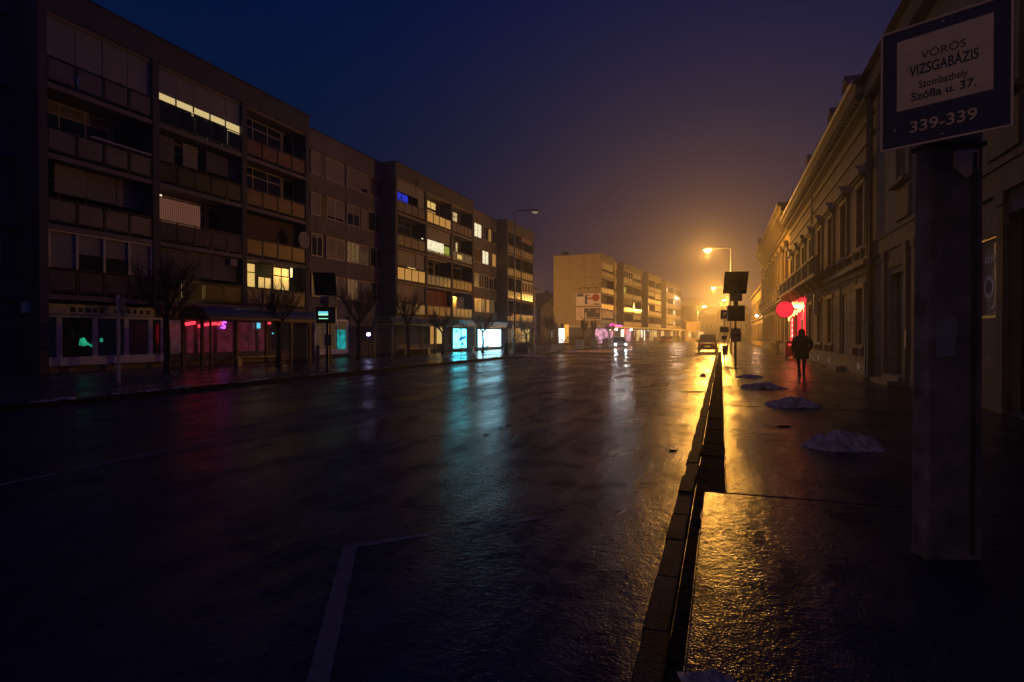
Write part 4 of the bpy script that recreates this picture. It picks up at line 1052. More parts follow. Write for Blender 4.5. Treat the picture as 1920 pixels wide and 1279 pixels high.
# ------------------------------------------------------------------ bus shelters
def shelter(label, px0, px1, d0, boxes, npan, zb=2.3, alongd=D, panel_boxes=(), brk=None):
    p0 = PD(px0, 0, d0); r = ray(px1); a0 = Vector((p0.x, p0.y)); dd = Vector((alongd.x, alongd.y))
    det = -dd[0]*r[1]+dd[1]*r[0]; L = (a0[0]*r[1]-a0[1]*r[0])/det
    s = thing('bus_shelter', label, 'bus shelter', (p0.x, p0.y, .1), math.atan2(dd.y, dd.x), 'bus shelters on the left pavement')
    wd = 1.5
    if brk:
        bx = []
        for q_ in brk: r = ray(q_); bx.append(min(max((a0[0]*r[1]-a0[1]*r[0])/(-dd[0]*r[1]+dd[1]*r[0]), .05), L-.05))
    else: bx = [.05+(L-.1)*k/npan for k in range(npan+1)]
    for k in range(npan+1):
        x = bx[k]
        b = MB(); b.box(x-.065, -.05, 0, x+.065, .05, zb); b.build('post', 'dark_metal', s)
    for x in (.15, L-.15):
        b = MB(); b.box(x-.035, -wd, 0, x+.035, -wd+.07, zb-.002); b.build('post', 'dark_metal', s)
    b = MB()
    b.box(-.1, -.08, zb, L+.1, .08, zb+.1); b.box(-.1, -wd-.15, zb, L+.1, -wd, zb+.1)
    for k in range(npan*2+1):
        x = (L)*k/(npan*2); pts = []
        for j in range(9):
            t = PI*j/8; pts.append((x, -wd/2-.03-(wd/2+.05)*math.cos(t), zb+.08+.48*math.sin(t)))
        b.path(pts, .022, 5)
    b.build('roof_frame', 'dark_metal', s)
    b = MB(); rg = []
    for j in range(9):
        t = PI*j/8; rg.append((-wd/2-.03-(wd/2+.09)*math.cos(t), zb+.10+.50*math.sin(t)))
    b.prism(rg+[(q_[0]*1.0, q_[1]-.012) for q_ in rg[::-1]], -.15, L+.15, 'x'); b.build('roof_glass', 'canopy_glass_lit' if panel_boxes else 'canopy_glass', s, smooth=False)
    for k in range(npan):
        xa = bx[k]+.06; xb = bx[k+1]-.06
        lk = dict(panel_boxes).get(k)
        if lk:
            b = MB(); b.box(xa, -.10, .25, xb, .10, zb-.12); b.box(xa-.02, -.11, .18, xb+.02, .11, .25, 0); o = b.build('advert_case', 'dark_metal', s)
            g = MB(); g.box(xa+.05, -.115, .34, xb-.05, -.101, zb-.2); g.build('advert', lk, o)
            if lk == 'box_cyan':
                g = MB(); w_ = xb-xa
                g.prism([(xa+w_*.35, .9), (xa+w_*.95, 1.25), (xa+w_*.95, 1.5), (xa+w_*.5, 1.35)], -.125, -.116, 'y')
                g.cyl((xa+w_*.7, -.125, .7), (xa+w_*.7, -.116, .7), .2, .2, 10); g.prism([(xa+w_*.1, 1.7), (xa+w_*.4, 1.9), (xa+w_*.2, 2.0)], -.125, -.116, 'y'); g.build('advert_print', 'box_print', o)
            else:
                g = MB(); w_ = xb-xa
                for j in range(4): g.box(xa+w_*(.55+.08*(j % 2)), -.125, .6+j*.16, xa+w_*.88, -.116, .66+j*.16)
                g.build('advert_print', 'box_print', o)
        else:
            b = MB(); b.box(xa, -.01, .2, xb, .01, zb-.1); b.build('glass_panel', 'shelter_glass', s)
    b = MB(); b.box(L*.3, -.45, .42, L*.7, -.12, .46); b.box(L*.33, -.35, 0, L*.36, -.2, .42); b.box(L*.64, -.35, 0, L*.67, -.2, .42); b.build('bench', 'galv', s)
    return s
shelter('dark unlit bus shelter in front of the red neon shop, nearest on the left', 341, 582, 26.0, [], 5, zb=2.2, brk=(343, 379, 443, 499, 546, 581))
shelter('middle bus shelter with dull glass panels, without lit adverts', 701, 838, 42.5, [], 5, zb=2.25)
s3 = shelter('brightly lit bus shelter with glowing cyan and white advert panels', 846, 938, 54.0, [], 4, zb=2.3, panel_boxes=((0, 'box_cyan'), (2, 'box_white'), (3, 'box_white')), brk=(847, 873, 894, 910, 938))

# info displays
def info_display(label, px, py_base, face, s_, lit):
    p = G(px, py_base, .1); d = DEP(p)
    t_ = thing('info_display', label, 'information display', (p.x, p.y, .1), face, 'passenger information displays')
    f = s_
    b = MB(); b.cyl((0, 0, 0), (0, 0, 3.15), .055, .05, 10); b.box(-.2, -.2, 0, .2, .2, .02); b.build('pole', 'dark_metal', t_)
    b = MB(); b.box(.05, -.03, 3.1, .65, .03, 3.14)
    return t_, d
# right: photo heights measured at its depth
p = G(1379, 690, .1); d = DEP(p); zz = lambda py: HC+(HZ-py)/1120*d-.1; ww = lambda n_: n_*d/1120
def display(label, p, d, rot, poleH, solar, neck, case, small, lit):
    t_ = thing('info_display', label, 'information display', (p.x, p.y, .1), rot, 'passenger information displays')
    b = MB(); b.cyl((0, 0, 0), (0, 0, poleH), .06, .05, 10); b.box(-.22, -.22, 0, .22, .22, .03); b.build('pole', 'dark_metal', t_)
    x0, x1, z0, z1 = solar
    b = MB(); b.prism([(.22, z0), (.27, z0-.03), (-.12, z1-.03), (-.17, z1)], x0, x1, 'x'); b.build('solar_panel', 'solar', t_)
    x0, x1, z0, z1 = neck
    b = MB(); b.box(x0, -.10, z0, x1, .10, z1); b.build('battery_box', 'stone', t_, bevel=.01)
    x0, x1, z0, z1 = case
    b = MB(); b.box(x0, -.12, z0, x1, .12, z1); b.box((x0+x1)/2-.1, -.05, z1, (x0+x1)/2+.1, .05, neck[2]); o = b.build('display_case', 'black', t_, bevel=.015)
    g = MB(); g.box(x0+.06, -.128, z0+.06, x1-.06, -.121, z1-.1); g.build('screen', 'pane', o)
    if lit:
        g = MB(); wd = x1-x0; hh = z1-z0
        g.box(x0+wd*.14, -.136, z0+hh*.48, x0+wd*.62, -.129, z0+hh*.60); g.box(x0+wd*.16, -.136, z0+hh*.26, x0+wd*.62, -.129, z0+hh*.3, 0); g.build('lit_rows', 'display', o)
        g = MB(); g.box(x0+wd*.14, -.136, z0+hh*.62, x0+wd*.62, -.129, z0+hh*.72); g.build('lit_header', 'display_blue', o)
    x0, x1, z0, z1 = small
    b = MB(); b.box(x0, -.09, z0, x1, -.06, z1); o = b.build('timetable_frame', 'black', t_)
    b = MB(); b.box(x0+.03, -.098, z0+.04, x1-.03, -.091, (z0+z1)/2-.02); b.box(x0+.03, -.098, (z0+z1)/2+.02, x1-.03, -.091, z1-.04); b.build('timetable', 'stone', o)
    return t_
display('information display with solar panel on the right pavement, its screen dark', p, d, TH*.6, zz(560),
        (ww(-21), ww(22), zz(549), zz(510)), (ww(-10), ww(11), zz(565), zz(550)), (ww(-15), ww(16), zz(602.5), zz(573)), (ww(-9), ww(9), zz(641), zz(616)), False)
p = G(614, 700, .1); d = DEP(p)
display('information display with solar panel and bright green rows of text on the left pavement', p, d, TH*1.3, zz(560),
        (ww(-25), ww(16), zz(552), zz(512)), (ww(-12), ww(4), zz(572), zz(556)), (ww(-20), ww(16), zz(606), zz(576)), (ww(-4), ww(8), zz(648), zz(628)), True)
# P sign pole
p = G(1358, 678, .1); d = DEP(p)
t_ = thing('sign_pole', 'thin pole with parking sign, two small boards and a waste bin on it', 'sign pole', (p.x, p.y, .1), TH*.7)
b = MB(); b.cyl((0, 0, 0), (0, 0, zz(582)), .032, .03, 8); b.build('pole', 'galv', t_)
b = MB(); b.box(ww(-7), -.045, zz(598), ww(7), -.03, zz(581)); o = b.build('parking_sign', 'sign_blue', t_); text('P', .30, 'sign_white', o, 'letter', 0, zz(589.5), -.047, bold=.012)
b = MB(); b.box(ww(-8), -.045, zz(623), ww(8), -.03, zz(613)); b.build('small_board', 'sign_blue', t_)
b = MB(); b.box(ww(-5), -.045, zz(636.5), ww(5), -.03, zz(630)); b.build('small_board', 'sign_blue', t_)
b = MB(); b.loft([[(c_*r_, -.2+s_*r_, z_) for c_, s_ in [(math.cos(k*PI/6), math.sin(k*PI/6)) for k in range(12)]] for r_, z_ in ((.15, zz(665)), (.18, zz(649)), (.17, zz(648)))]); b.build('waste_bin', 'sign_blue', t_, smooth=False)
p = G(222, 717, .1); d = DEP(p)
t_ = thing('sign_post', 'pale double metal post with its narrow edge-on board before the shop window', 'sign post', (p.x, p.y, .1), R(88)+TH)
b = MB(); b.cyl((0, 0, 0), (0, 0, zz(553)), .045, .045, 8); b.build('post', 'frame', t_)
b = MB(); b.cyl((.0, -.16, zz(592)), (0, -.16, zz(556)), .03, .03, 8); b.box(-.02, -.17, zz(590), .02, -.0, zz(587)); b.box(-.015, -.15, zz(585), .015, -.05, zz(560)); b.build('board', 'rail_panel', t_)
# bus stop pole by lit shelter
p = G(956, 664, .1); d = DEP(p)
t_ = thing('bus_stop_sign', 'bus stop pole with stacked small cyan-lit boards beside the glowing shelter', 'sign pole', (p.x, p.y, .1), TH)
b = MB(); b.cyl((0, 0, 0), (0, 0, zz(582)), .05, .04, 8); b.build('pole', 'dark_metal', t_)
for (a_, c_) in ((586, 593), (602, 607)):
    b = MB(); b.box(ww(-4), -.07, zz(c_), ww(4), -.055, zz(a_)); b.build('board', 'frame', t_)
b = MB(); b.box(ww(-6), -.08, zz(616), ww(5), -.055, zz(608)); b.build('board', 'display_blue' if False else 'frame', t_)
p = G(957, 666, .1)
t_ = thing('waste_bin', 'green waste bin at the foot of the bus stop pole', 'bin', (p.x-.15, p.y-.5, .1), 0)
b = MB(); b.loft([[(math.cos(k*PI/6)*r_, math.sin(k*PI/6)*r_, z_) for k in range(12)] for r_, z_ in ((.17, 0), (.22, .85), (.24, .87), (.24, .93))]); b.build('body', 'green_plastic', t_)
p = G(596, 703, .1)
t_ = thing('bollard', 'short pale bollard beside the left information display', 'bollard', (p.x, p.y, .1))
b = MB(); b.cyl((0, 0, 0), (0, 0, 1.05), .07, .065, 10); b.cyl((0, 0, 1.05), (0, 0, 1.13), .09, .05, 10); b.build('shaft', 'stone', t_)

# advertising column
p = PD(1053, 0, 92)
t_ = thing('advertising_column', 'glowing white advertising column with dark dome on the pavement', 'advertising column', (p.x, p.y, .1))
d = DEP(p); r_ = 5.0*d/1120
b = MB(); b.cyl((0, 0, 0), (0, 0, .35), r_*.85, r_*.85, 20); b.build('base', 'dark_metal', t_)
b = MB(); b.cyl((0, 0, .35), (0, 0, zz(616)), r_, r_, 24); b.build('lit_drum', 'column_white', t_)
b = MB(); zt = zz(616); b.loft([[(math.cos(k*PI/10)*q0, math.sin(k*PI/10)*q0, zt+q1) for k in range(20)] for q0, q1 in ((r_*1.12, 0), (r_*1.12, .1), (r_*.9, .35), (r_*.5, .6), (.05, .85))]); b.build('dome', 'dark_metal', t_)
p2 = PD(1057, 0, 93)
t_ = thing('advertising_board', 'orange-lit upright board just behind the white advertising column', 'board', (p2.x+.2, p2.y+1, .1), TH)
b = MB(); b.box(-.35, 0, .3, .35, .12, 3.2); b.build('board', 'column_orange', t_)
b = MB(); b.box(-.3, .02, 0, -.22, .1, .3); b.box(.22, .02, 0, .3, .1, .3); b.build('feet', 'dark_metal', t_)

# planters: dark concrete tubs with bright end faces beyond the crossing
pl = [(1087, 655), (1114, 651), (1136, 650), (1187, 646), (1202, 645), (1214, 643.5), (1228, 642.5)]
lab = ['nearest dark square planter by the kerb, left of the oncoming car', 'second dark square planter from the left before the gable', 'planter just left of the oncoming car headlights', 'planter right behind the oncoming car under the canopy', 'planter under the canopy, second behind the car', 'planter under the canopy, third behind the car', 'small planter farthest along the canopy before the red car']
for (x, y), l in zip(pl, lab):
    p = G(x, y, .1); dd_ = DEP(p)
    t_ = thing('planter', l, 'planter', (p.x, p.y, .1), TH-.25, 'square planters on the far pavement')
    b = MB(); b.box(-.42, -.42, 0, .42, .42, .95); b.box(-.46, -.46, .95, .46, .46, 1.05); b.build('tub', 'concrete', t_, bevel=.02)
    b = MB(); rr = random.Random(x)
    for k in range(26): a_ = rr.uniform(0, 2*PI); b.cyl((rr.uniform(-.25, .25), rr.uniform(-.25, .25), 1.0), (.5*math.cos(a_), .5*math.sin(a_), rr.uniform(1.2, 1.6)), .012, .006, 3)
    b.build('twigs', 'twig_red', t_)
for k, (xa, xb, y, l) in enumerate(((906, 930, 662, 'long low stone planter trough right of the glowing shelter'), (944, 972, 658, 'low dark planter trough beyond the bus stop pole'), (975, 1003, 655, 'low pale planter trough with snow near the corner'))):
    p = G(xa+60, y, .1); c = G(xb+60, y, .1)
    t_ = thing('planter_trough', l, 'planter', (p.x, p.y, .1), math.atan2((c-p).y, (c-p).x), 'long planter troughs on the left pavement')
    L = (c-p).length; b = MB(); b.box(0, 0, 0, L, .7, .5); b.build('tub', 'concrete', t_, bevel=.02)
    b = MB(); rr = random.Random(k)
    for j in range(60): a_ = rr.uniform(0, 2*PI); x = rr.uniform(.1, L-.1); b.cyl((x, .35, .45), (x+.35*math.cos(a_), .35+.3*math.sin(a_), rr.uniform(.6, 1.1)), .012, .006, 3)
    b.build('twigs', 'twig_red', t_)

# ------------------------------------------------------------------ trees and shrubs
def bare_tree(label, px, py, top, wpx, seed, dense=1.0, kind='tree'):
    p = G(px, py, .1); d = DEP(p); H = HC+(HZ-top)/1120*d; W = wpx*d/1120/2
    rr = random.Random(seed)
    t_ = thing('bare_tree', label, 'tree', (p.x, p.y, .1), 0, 'bare pollarded trees on the left pavement')
    th = H*.46; r0 = .075+.012*H
    b = MB(); b.cyl((0, 0, 0), (.03, .02, th*.5), r0, r0*.8, 8); b.cyl((.03, .02, th*.5), (0, 0, th), r0*.8, r0*.7, 8); b.cyl((0, 0, 0), (0, 0, .15), r0*1.5, r0, 8); b.build('trunk', 'bark', t_)
    b = MB()
    def br(p0, dr, L, r, lev):
        steps = 3; q0 = Vector(p0)
        for k in range(steps):
            dr = (dr+Vector((rr.uniform(-.25, .25), rr.uniform(-.25, .25), rr.uniform(-.05, .22)))).normalized()
            q1 = q0+dr*(L/steps); b.cyl(q0, q1, r*(1-k*.22), r*(1-(k+1)*.22), 5 if lev < 2 else 3, 0, False); q0 = q1
            if lev < 4:
                for _ in range(1 if lev < 1 else int(2*dense)):
                    a_ = rr.uniform(0, 2*PI); nd = (dr+Vector((math.cos(a_), math.sin(a_), rr.uniform(-.1, .5)))*rr.uniform(.5, .9)).normalized()
                    br(q0, nd, L*rr.uniform(.5, .72), r*.5, lev+1)
    nb = 6
    for k in range(nb):
        a_ = 2*PI*k/nb+rr.uniform(-.3, .3); s = rr.uniform(.6, 1.1)
        br((0, 0, th*rr.uniform(.88, 1)), Vector((math.cos(a_)*s, math.sin(a_)*s, .75)).normalized(), (H-th)*.55, r0*.5, 1)
    # fit the crown to its size
    mxz = max(v_[2] for v_ in b.v); mxr = max(math.hypot(v_[0], v_[1]) for v_ in b.v)
    kz = (H-th)/(mxz-th); kr = W/mxr*1.7
    b.v = [(x*kr, y*kr, th+(z-th)*kz if z > th else z) for x, y, z in b.v]
    b.build('crown', 'twig', t_)
bare_tree('bare tree nearest on the left before the dark shop windows', 312, 700, 468, 120, 1)
bare_tree('bare tree behind the dark shelter before the yellow curtained window', 522, 686, 515, 70, 2)
bare_tree('bare tree between the left information display and the middle shelter', 672, 676, 520, 62, 3)
bare_tree('bare tree behind the middle shelter, under the pale screens', 765, 669, 535, 62, 4)
bare_tree('bare tree rising between the middle and the glowing shelter', 830, 666, 575, 50, 5)
bare_tree('bare tree behind the glowing shelter roof', 905, 661, 580, 38, 6)
bare_tree('bare tree just right of the unlit street lamp', 986, 656, 592, 34, 8)
bare_tree('round bare tree standing before the blank gable wall', 1031, 651, 589, 34, 7, 1.4)
bare_tree('small round dark tree left of the two before the posters', 1094, 650, 594, 13, 9, 1.5)
bare_tree('small round dark tree right of the two before the posters', 1113, 650, 597, 10, 10, 1.5)
bare_tree('small bare tree in front of the pink shop corner', 1143, 648, 600, 16, 11, 1.3)
def shrub(label, px, py, wd, h, mt, seed, name='shrub'):
    p = G(px, py, .1); rr = random.Random(seed)
    b = MB()
    for k in range(900):
        a_ = rr.uniform(0, 2*PI); e = rr.uniform(0, 1); r_ = rr.random()**.5
        x = math.cos(a_)*r_*wd/2*(1-.4*e); y = math.sin(a_)*r_*wd/2*(1-.4*e); z = .1+e*h*(1-.35*r_)
        s = .10; v1 = Vector((rr.uniform(-s, s), rr.uniform(-s, s), rr.uniform(0, s*1.6)))
        b.cyl((x, y, z), (x+v1.x, y+v1.y, z+v1.z), .02, .004, 3, 0, False)
    return tag(b.build(name, mt, loc=(p.x, p.y, .1)), label, 'shrub', 'shrubs on the left pavement')
shrub('dark rounded evergreen bush just right of the unlit lamp post', 977, 662, 2.4, 2.0, 'hedge', 1)
for k, (x, l) in enumerate(((1004, 'reddish low shrub nearest the annex building'), (1018, 'reddish low shrub left of the round bare tree'), (1044, 'reddish low shrub between round bare tree and advertising column'), (1072, 'reddish shrub right of the orange board'), (1092, 'reddish shrub under the left small dark tree'), (1112, 'reddish shrub under the right small dark tree'))):
    shrub(l, x, 649, 2.8, 1.5+.2*(k % 2), 'twig_red', 20+k)

# ------------------------------------------------------------------ cars
def car(label, loc, rotz, paint, suv=False, lights=None, L=4.3, W=1.78, group=None):
    """faces local +x"""
    t_ = thing('car', label, 'car', loc, rotz, group); H = 1.68 if suv else 1.45; hb = .98 if suv else .86; g0 = .22
    hw = W/2
    def ring(x, w, z0, z1): return [(x, -w, z0), (x, -w*1.02, (z0+z1)/2), (x, -w*.93, z1), (x, w*.93, z1), (x, w*1.02, (z0+z1)/2), (x, w, z0)]
    b = MB(); f = L/2
    b.loft([ring(-f, hw*.86, .38, hb-.12), ring(-f+.12, hw*.96, g0, hb-.02), ring(-f+.7, hw, g0, hb+.02), ring(0, hw, g0, hb), ring(f-1.2, hw, g0, hb-.03), ring(f-.25, hw*.94, g0, hb-.22), ring(f, hw*.80, .36, hb-.32)])
    b.build('body', paint, t_, bevel=.03)
    b = MB(); r0, r1 = (-f+.15, -f+.45) if suv else (-f+.35, -f+.95)
    c0, c1 = f-1.25, f-1.95
    def gh(x, w, z): return [(x, -w, z), (x, w, z)]
    q0 = [(r0, -hw*.90, hb-.02), (c0, -hw*.90, hb-.04), (c0, hw*.90, hb-.04), (r0, hw*.90, hb-.02)]
    q1 = [(r1, -hw*.72, H-.06), (c1, -hw*.72, H-.06), (c1, hw*.72, H-.06), (r1, hw*.72, H-.06)]
    b.loft([q0, q1]); b.build('windows', 'pane', t_)
    b = MB(); b.loft([[(x*1.0, y*1.02, z) for x, y, z in q1], [(r1+.08, -hw*.68, H), (c1-.08, -hw*.68, H), (c1-.08, hw*.68, H), (r1+.08, hw*.68, H)]])
    for i in range(4): b.cyl(q0[i], q1[i], .04, .04, 6)
    for sy in (-1, 1): b.cyl((-.1, sy*hw*.905, hb), (-.15, sy*hw*.73, H-.05), .035, .035, 6)
    b.build('roof', paint, t_)
    for sx in (-1, 1):
        for sy in (-1, 1):
            x = sx*(L*.31); y0 = sy*(hw-.20); y1 = sy*(hw+.01)
            b = MB(); b.cyl((x, y0, .33), (x, y1, .33), .33, .33, 18); o = b.build('wheel', 'rubber', t_)
            b = MB(); b.cyl((x, y1, .33), (x, y1+sy*.012, .33), .2, .19, 12); b.build('rim', 'galv', o)
    for sy in (-1, 1):
        b = MB(); b.cyl((f-.12, sy*hw*.66, hb-.33), (f-.0, sy*hw*.64, hb-.34), .11, .10, 12); b.build('headlight', 'head_light' if lights == 'head' else 'frame', t_)
        b = MB(); b.box(-f-.015, sy*hw*.62-.12, hb-.30, -f+.15, sy*hw*.62+.12, hb-.12); b.build('tail_light', 'tail_light' if lights == 'tail' else 'red_plastic', t_)
        b = MB(); b.box(f-1.5, sy*(hw-.02), hb, f-1.35, sy*(hw+.2), hb+.14); b.build('mirror', paint, t_)
    b = MB(); b.box(-f-.02, -.26, .5, -f+.05, .26, .61); b.build('number_plate', 'white_paint', t_)
    b = MB(); b.box(-f-.05, -hw*.84, .30, -f+.1, hw*.84, .46); b.build('bumper', 'rubber', t_)
    b = MB(); b.box(f-.1, -hw*.78, .26, f+.03, hw*.78, .42); b.build('bumper', 'rubber', t_)
    return t_
p = G(1326, 660.5); car('dark boxy car parked at the right kerb, seen from behind', (p.x, p.y+2.0, 0), R(91), 'car_dark', True)
p = G(1157, 654.5); hv = Vector((0, 0, 0))-p; cang = math.atan2(hv.y, hv.x)
cc = car('oncoming car with dazzling white headlights on the far left lane', (p.x, p.y+1, 0), cang+.12, 'car_silver', lights='head')
for sy in (-1, 1):
    L = bpy.data.lights.new('headlight_beam', 'SPOT'); L.energy = 150; L.spot_size = R(75); L.spot_blend = .8; L.color = (.9, .97, 1); L.shadow_soft_size = .06
    lo = bpy.data.objects.new('headlight_beam', L); COL.objects.link(lo); lo.parent = cc; lo.location = (2.2, sy*.6, .55); lo.rotation_euler = (R(90), 0, R(-90)); 
    lo.rotation_euler = Vector((1, 0, -.06)).to_track_quat('-Z', 'Y').to_euler()
cd = [(1246, 128, 'car_red', 'red car parked before the far shops, nearest of the row'), (1256, 140, 'car_silver', 'pale car parked just behind the red one'), (1268, 155, 'car_dark', 'dark parked car farther along the row past the red one'), (1277, 170, 'car_grey', 'grey parked car at the end of the row by the bend'), (1289, 190, 'car_dark', 'low dark car before the bright yellow building')]
for x, dd_, pt, l in cd:
    p = C2W((x-960)/1120*dd_, dd_, 0); car(l, (p.x, p.y, 0), math.atan2(D2.y, D2.x)+PI, pt, group='cars parked by the far shops')
p = C2W((1336-960)/1120*150, 150, 0); car('distant car driving away with two glowing red tail lights', (p.x, p.y, 0), R(90), 'car_dark', lights='tail')

# ------------------------------------------------------------------ concrete post with the school sign
p = G(1778, 1046, .1)
cp = thing('concrete_post', 'thick weathered concrete post at the right carrying the driving-school sign', 'post', (p.x, p.y, .1), TH)
b = MB(); b.loft([[(-.195, -.08, 0), (.18, -.08, 0), (.18, .08, 0), (-.195, .08, 0)], [(-.185, -.075, 3.28), (.17, -.075, 3.28), (.17, .075, 3.28), (-.185, .075, 3.28)]])
b.build('shaft', 'old_concrete', cp, bevel=.02)
zq = lambda py: HC+(HZ-py)/1120*(DEP(p)-.08)-.1
b = MB(); b.prism([(-.035, zq(285)), (.13, zq(281)), (.13, zq(318)), (.05, zq(335)), (-.035, zq(315))], -.090, -.078, 'y'); b.build('shield_sticker', 'sign_white', cp)
b = MB(); 
for z in (2.75, 3.1): MB().box(-.20, -.088, z, .185, .088, z+.03).build('steel_band', 'dark_metal', cp)
b = MB(); b.cyl((.10, -.094, .05), (.10, -.094, 2.7), .012, .012, 8); b.build('conduit', 'dark_metal', cp)
b = MB(); b.prism([(-.14, 1.35), (-.02, 1.37), (.0, 1.6), (-.05, 1.63), (-.13, 1.58)], -.0855, -.0785, 'y'); b.build('torn_notice', 'blind', cp)
# sign: own frame, x to the right along its face, facing local -y
sa = C2W(2.368, 3.85, 0); sb = C2W(2.811, 3.36, 0); dv = (sb-sa); WS = dv.length
sg = thing('school_sign', 'blue and cream metal sign with Hungarian lettering and number 339-339 on the concrete post', 'sign', (sa.x, sa.y, 0), math.atan2(dv.y, dv.x))
zs = HC+(HZ-287)/1120*3.85; zt = HC+(HZ-69)/1120*3.85
b = MB(); b.box(0, 0, zs, WS, .006, zt); b.build('plate', 'sign_blue', sg)
b = MB(); t = .012
b.box(0, -.002, zs, t, 0, zt); b.box(WS-t, -.002, zs, WS, 0, zt); b.box(t, -.002, zs, WS-t, 0, zs+t); b.box(t, -.002, zt-t, WS-t, 0, zt); b.build('border', 'sign_white', sg)
za, zb = HC+(HZ-212)/1120*3.783, HC+(HZ-83)/1120*3.783
b = MB(); b.box(WS*.137, -.002, za, WS*.864, 0, zb); b.build('cream_field', 'sign_white', sg)
zc_ = lambda py: HC+(HZ-py)/1120*3.59
text('VÖRÖS', .066, 'sign_letter', sg, 'lettering', WS*.5, zc_(93), -.003, .225)
text('VIZSGABÁZIS', .088, 'sign_letter', sg, 'lettering', WS*.5, zc_(119), -.003, .345, .0014)
text('Szombathely', .064, 'sign_letter', sg, 'lettering', WS*.5, zc_(148), -.003, .245, .0005)
text('Szófia u. 37.', .068, 'sign_letter', sg, 'lettering', WS*.5, zc_(169), -.003, .325, .0012)
text('339-339', .096, 'sign_white', sg, 'lettering', WS*.5, zc_(227), -.003, .335, .0012)
b = MB(); 
for fx, fz in ((.12, .16), (.5, .05), (.5, .95)): b.cyl((WS*fx, -.004, zs+(zt-zs)*fz), (WS*fx, 0, zs+(zt-zs)*fz), .006, .006, 8)
b.build('rivets', 'galv', sg)
b = MB(); b.box(WS*.42, .006, zs+.1, WS*.42+.03, .10, zs+.14); b.box(WS*.42, .006, zt-.14, WS*.42+.03, .10, zt-.1); b.build('bracket', 'dark_metal', sg)

# ------------------------------------------------------------------ people
def person(label, loc, rotz, h=1.72, stride=.16, arm_out=0.0, hairlen=.22, w=1.0, lean=0):
    """seen from behind; faces local +y"""
    t_ = thing('person', label, 'person', loc, rotz); k = h/1.75
    V = []; E = []; RD = []
    def v_(p, r, par=None):
        V.append((p[0]*k*w, p[1]*k, p[2]*k)); RD.append(r*k); i = len(V)-1
        if par is not None: E.append((par, i))
        return i
    pel = v_((0, 0, .95), .14)
    wa = v_((0, 0, 1.12), .125, pel); ch = v_((0, .01, 1.32), .145, wa); nk0 = v_((0, .0, 1.46), .085, ch); nk = v_((0, .01, 1.52), .055, nk0)
    h0 = v_((0, .02, 1.58), .075, nk); h1 = v_((0, .02, 1.65), .088, h0); h2 = v_((0, .01, 1.72), .06, h1)
    ns = v_((0, .115, 1.62), .014, h1)
    for s in (-1, 1):
        hp = v_((s*.09, 0, .90), .115, pel); kn = v_((s*.10, stride*s*.5+.03, .50), .078, hp); an = v_((s*.10, stride*s-.02, .10), .058, kn)
        v_((s*.10, stride*s-.05, .05), .042, an); v_((s*.11, stride*s+.14, .04), .035, an)
        sh = v_((s*.18, 0, 1.42), .065, ch)
        out = arm_out if s > 0 else 0
        el = v_((s*(.25+out*.8), -.02, 1.14+out*.35), .047, sh); wr = v_((s*(.24-out*.2), .08+out*.3, .90+out*.6), .032, el)
        pm_ = v_((s*(.24-out*.25), .10+out*.3, .83+out*.62), .034, wr)
        bx, by, bz = s*(.24-out*.25), .10+out*.3, .83+out*.62
        for f_ in range(4):
            a_ = v_((bx-.0*s+(f_-1.5)*.004, by+(f_-1.5)*.021, bz-.045), .010, pm_); v_((bx-.012*s, by+(f_-1.5)*.022, bz-.085+abs(f_-1.4)*.006), .008, a_)
        a_ = v_((bx-.01*s, by+.05, bz-.015), .011, pm_); v_((bx-.02*s, by+.06, bz-.045), .009, a_)
    me = bpy.data.meshes.new('body'); me.from_pydata(V, E, []); me.materials.append(M['trousers'])
    o = bpy.data.objects.new('body', me); COL.objects.link(o); o.parent = t_
    sk = o.modifiers.new('skin', 'SKIN'); sk.use_smooth_shade = True
    if not me.skin_vertices: me.skin_vertices.new()
    for i, r_ in enumerate(RD): me.skin_vertices[0].data[i].radius = (r_, r_); me.skin_vertices[0].data[i].use_root = (i == 0)
    ss = o.modifiers.new('sub', 'SUBSURF'); ss.levels = 1; ss.render_levels = 1
    b = MB(); n = 16
    def ring(z, rx, ry, cy=0): return [(math.cos(2*PI*i/n)*rx*k*w, (cy+math.sin(2*PI*i/n)*ry)*k, z*k) for i in range(n)]
    b.loft([ring(.62, .235, .18, .0), ring(.90, .215, .16), ring(1.12, .19, .145), ring(1.34, .225, .16), ring(1.44, .21, .13), ring(1.50, .12, .10), ring(1.54, .085, .08)])
    for s in (-1, 1):
        out = arm_out if s > 0 else 0
        b.cyl((s*.19*k*w, 0, 1.42*k), (s*(.25+out*.8)*k*w, -.02*k, (1.14+out*.35)*k), .085*k, .072*k, 10); b.cyl((s*(.25+out*.8)*k*w, -.02*k, (1.14+out*.35)*k), (s*(.24-out*.2)*k*w, (.08+out*.3)*k, (.90+out*.6)*k), .072*k, .058*k, 10)
    b.build('coat', 'coat', t_, smooth=True)
    b = MB(); b.loft([ring(1.56-hairlen, .10, .05, -.05), ring(1.50, .105, .085, -.02), ring(1.60, .105, .105, .0), ring(1.68, .102, .105, .0), ring(1.745, .07, .075, .0), ring(1.765, .02, .02, 0)])
    b.build('hair', 'hair', t_, smooth=True)
    for s in (-1, 1):
        b = MB(); x = s*.10*w; y = stride*s
        b.loft([[((x+q0*.045)*k, (y-.10+q1*.05)*k, z_*k) for q0, q1 in [(math.cos(2*PI*i/10), math.sin(2*PI*i/10)) for i in range(10)]] for z_ in (.0, .13)])
        b.loft([[((x+math.cos(2*PI*i/10)*.05)*k, (y+.04+math.sin(2*PI*i/10)*.14)*k, 0) for i in range(10)], [((x+math.cos(2*PI*i/10)*.045)*k, (y+.03+math.sin(2*PI*i/10)*.12)*k, .07*k) for i in range(10)]])
        b.build('shoe', 'shoe', t_)
    return t_
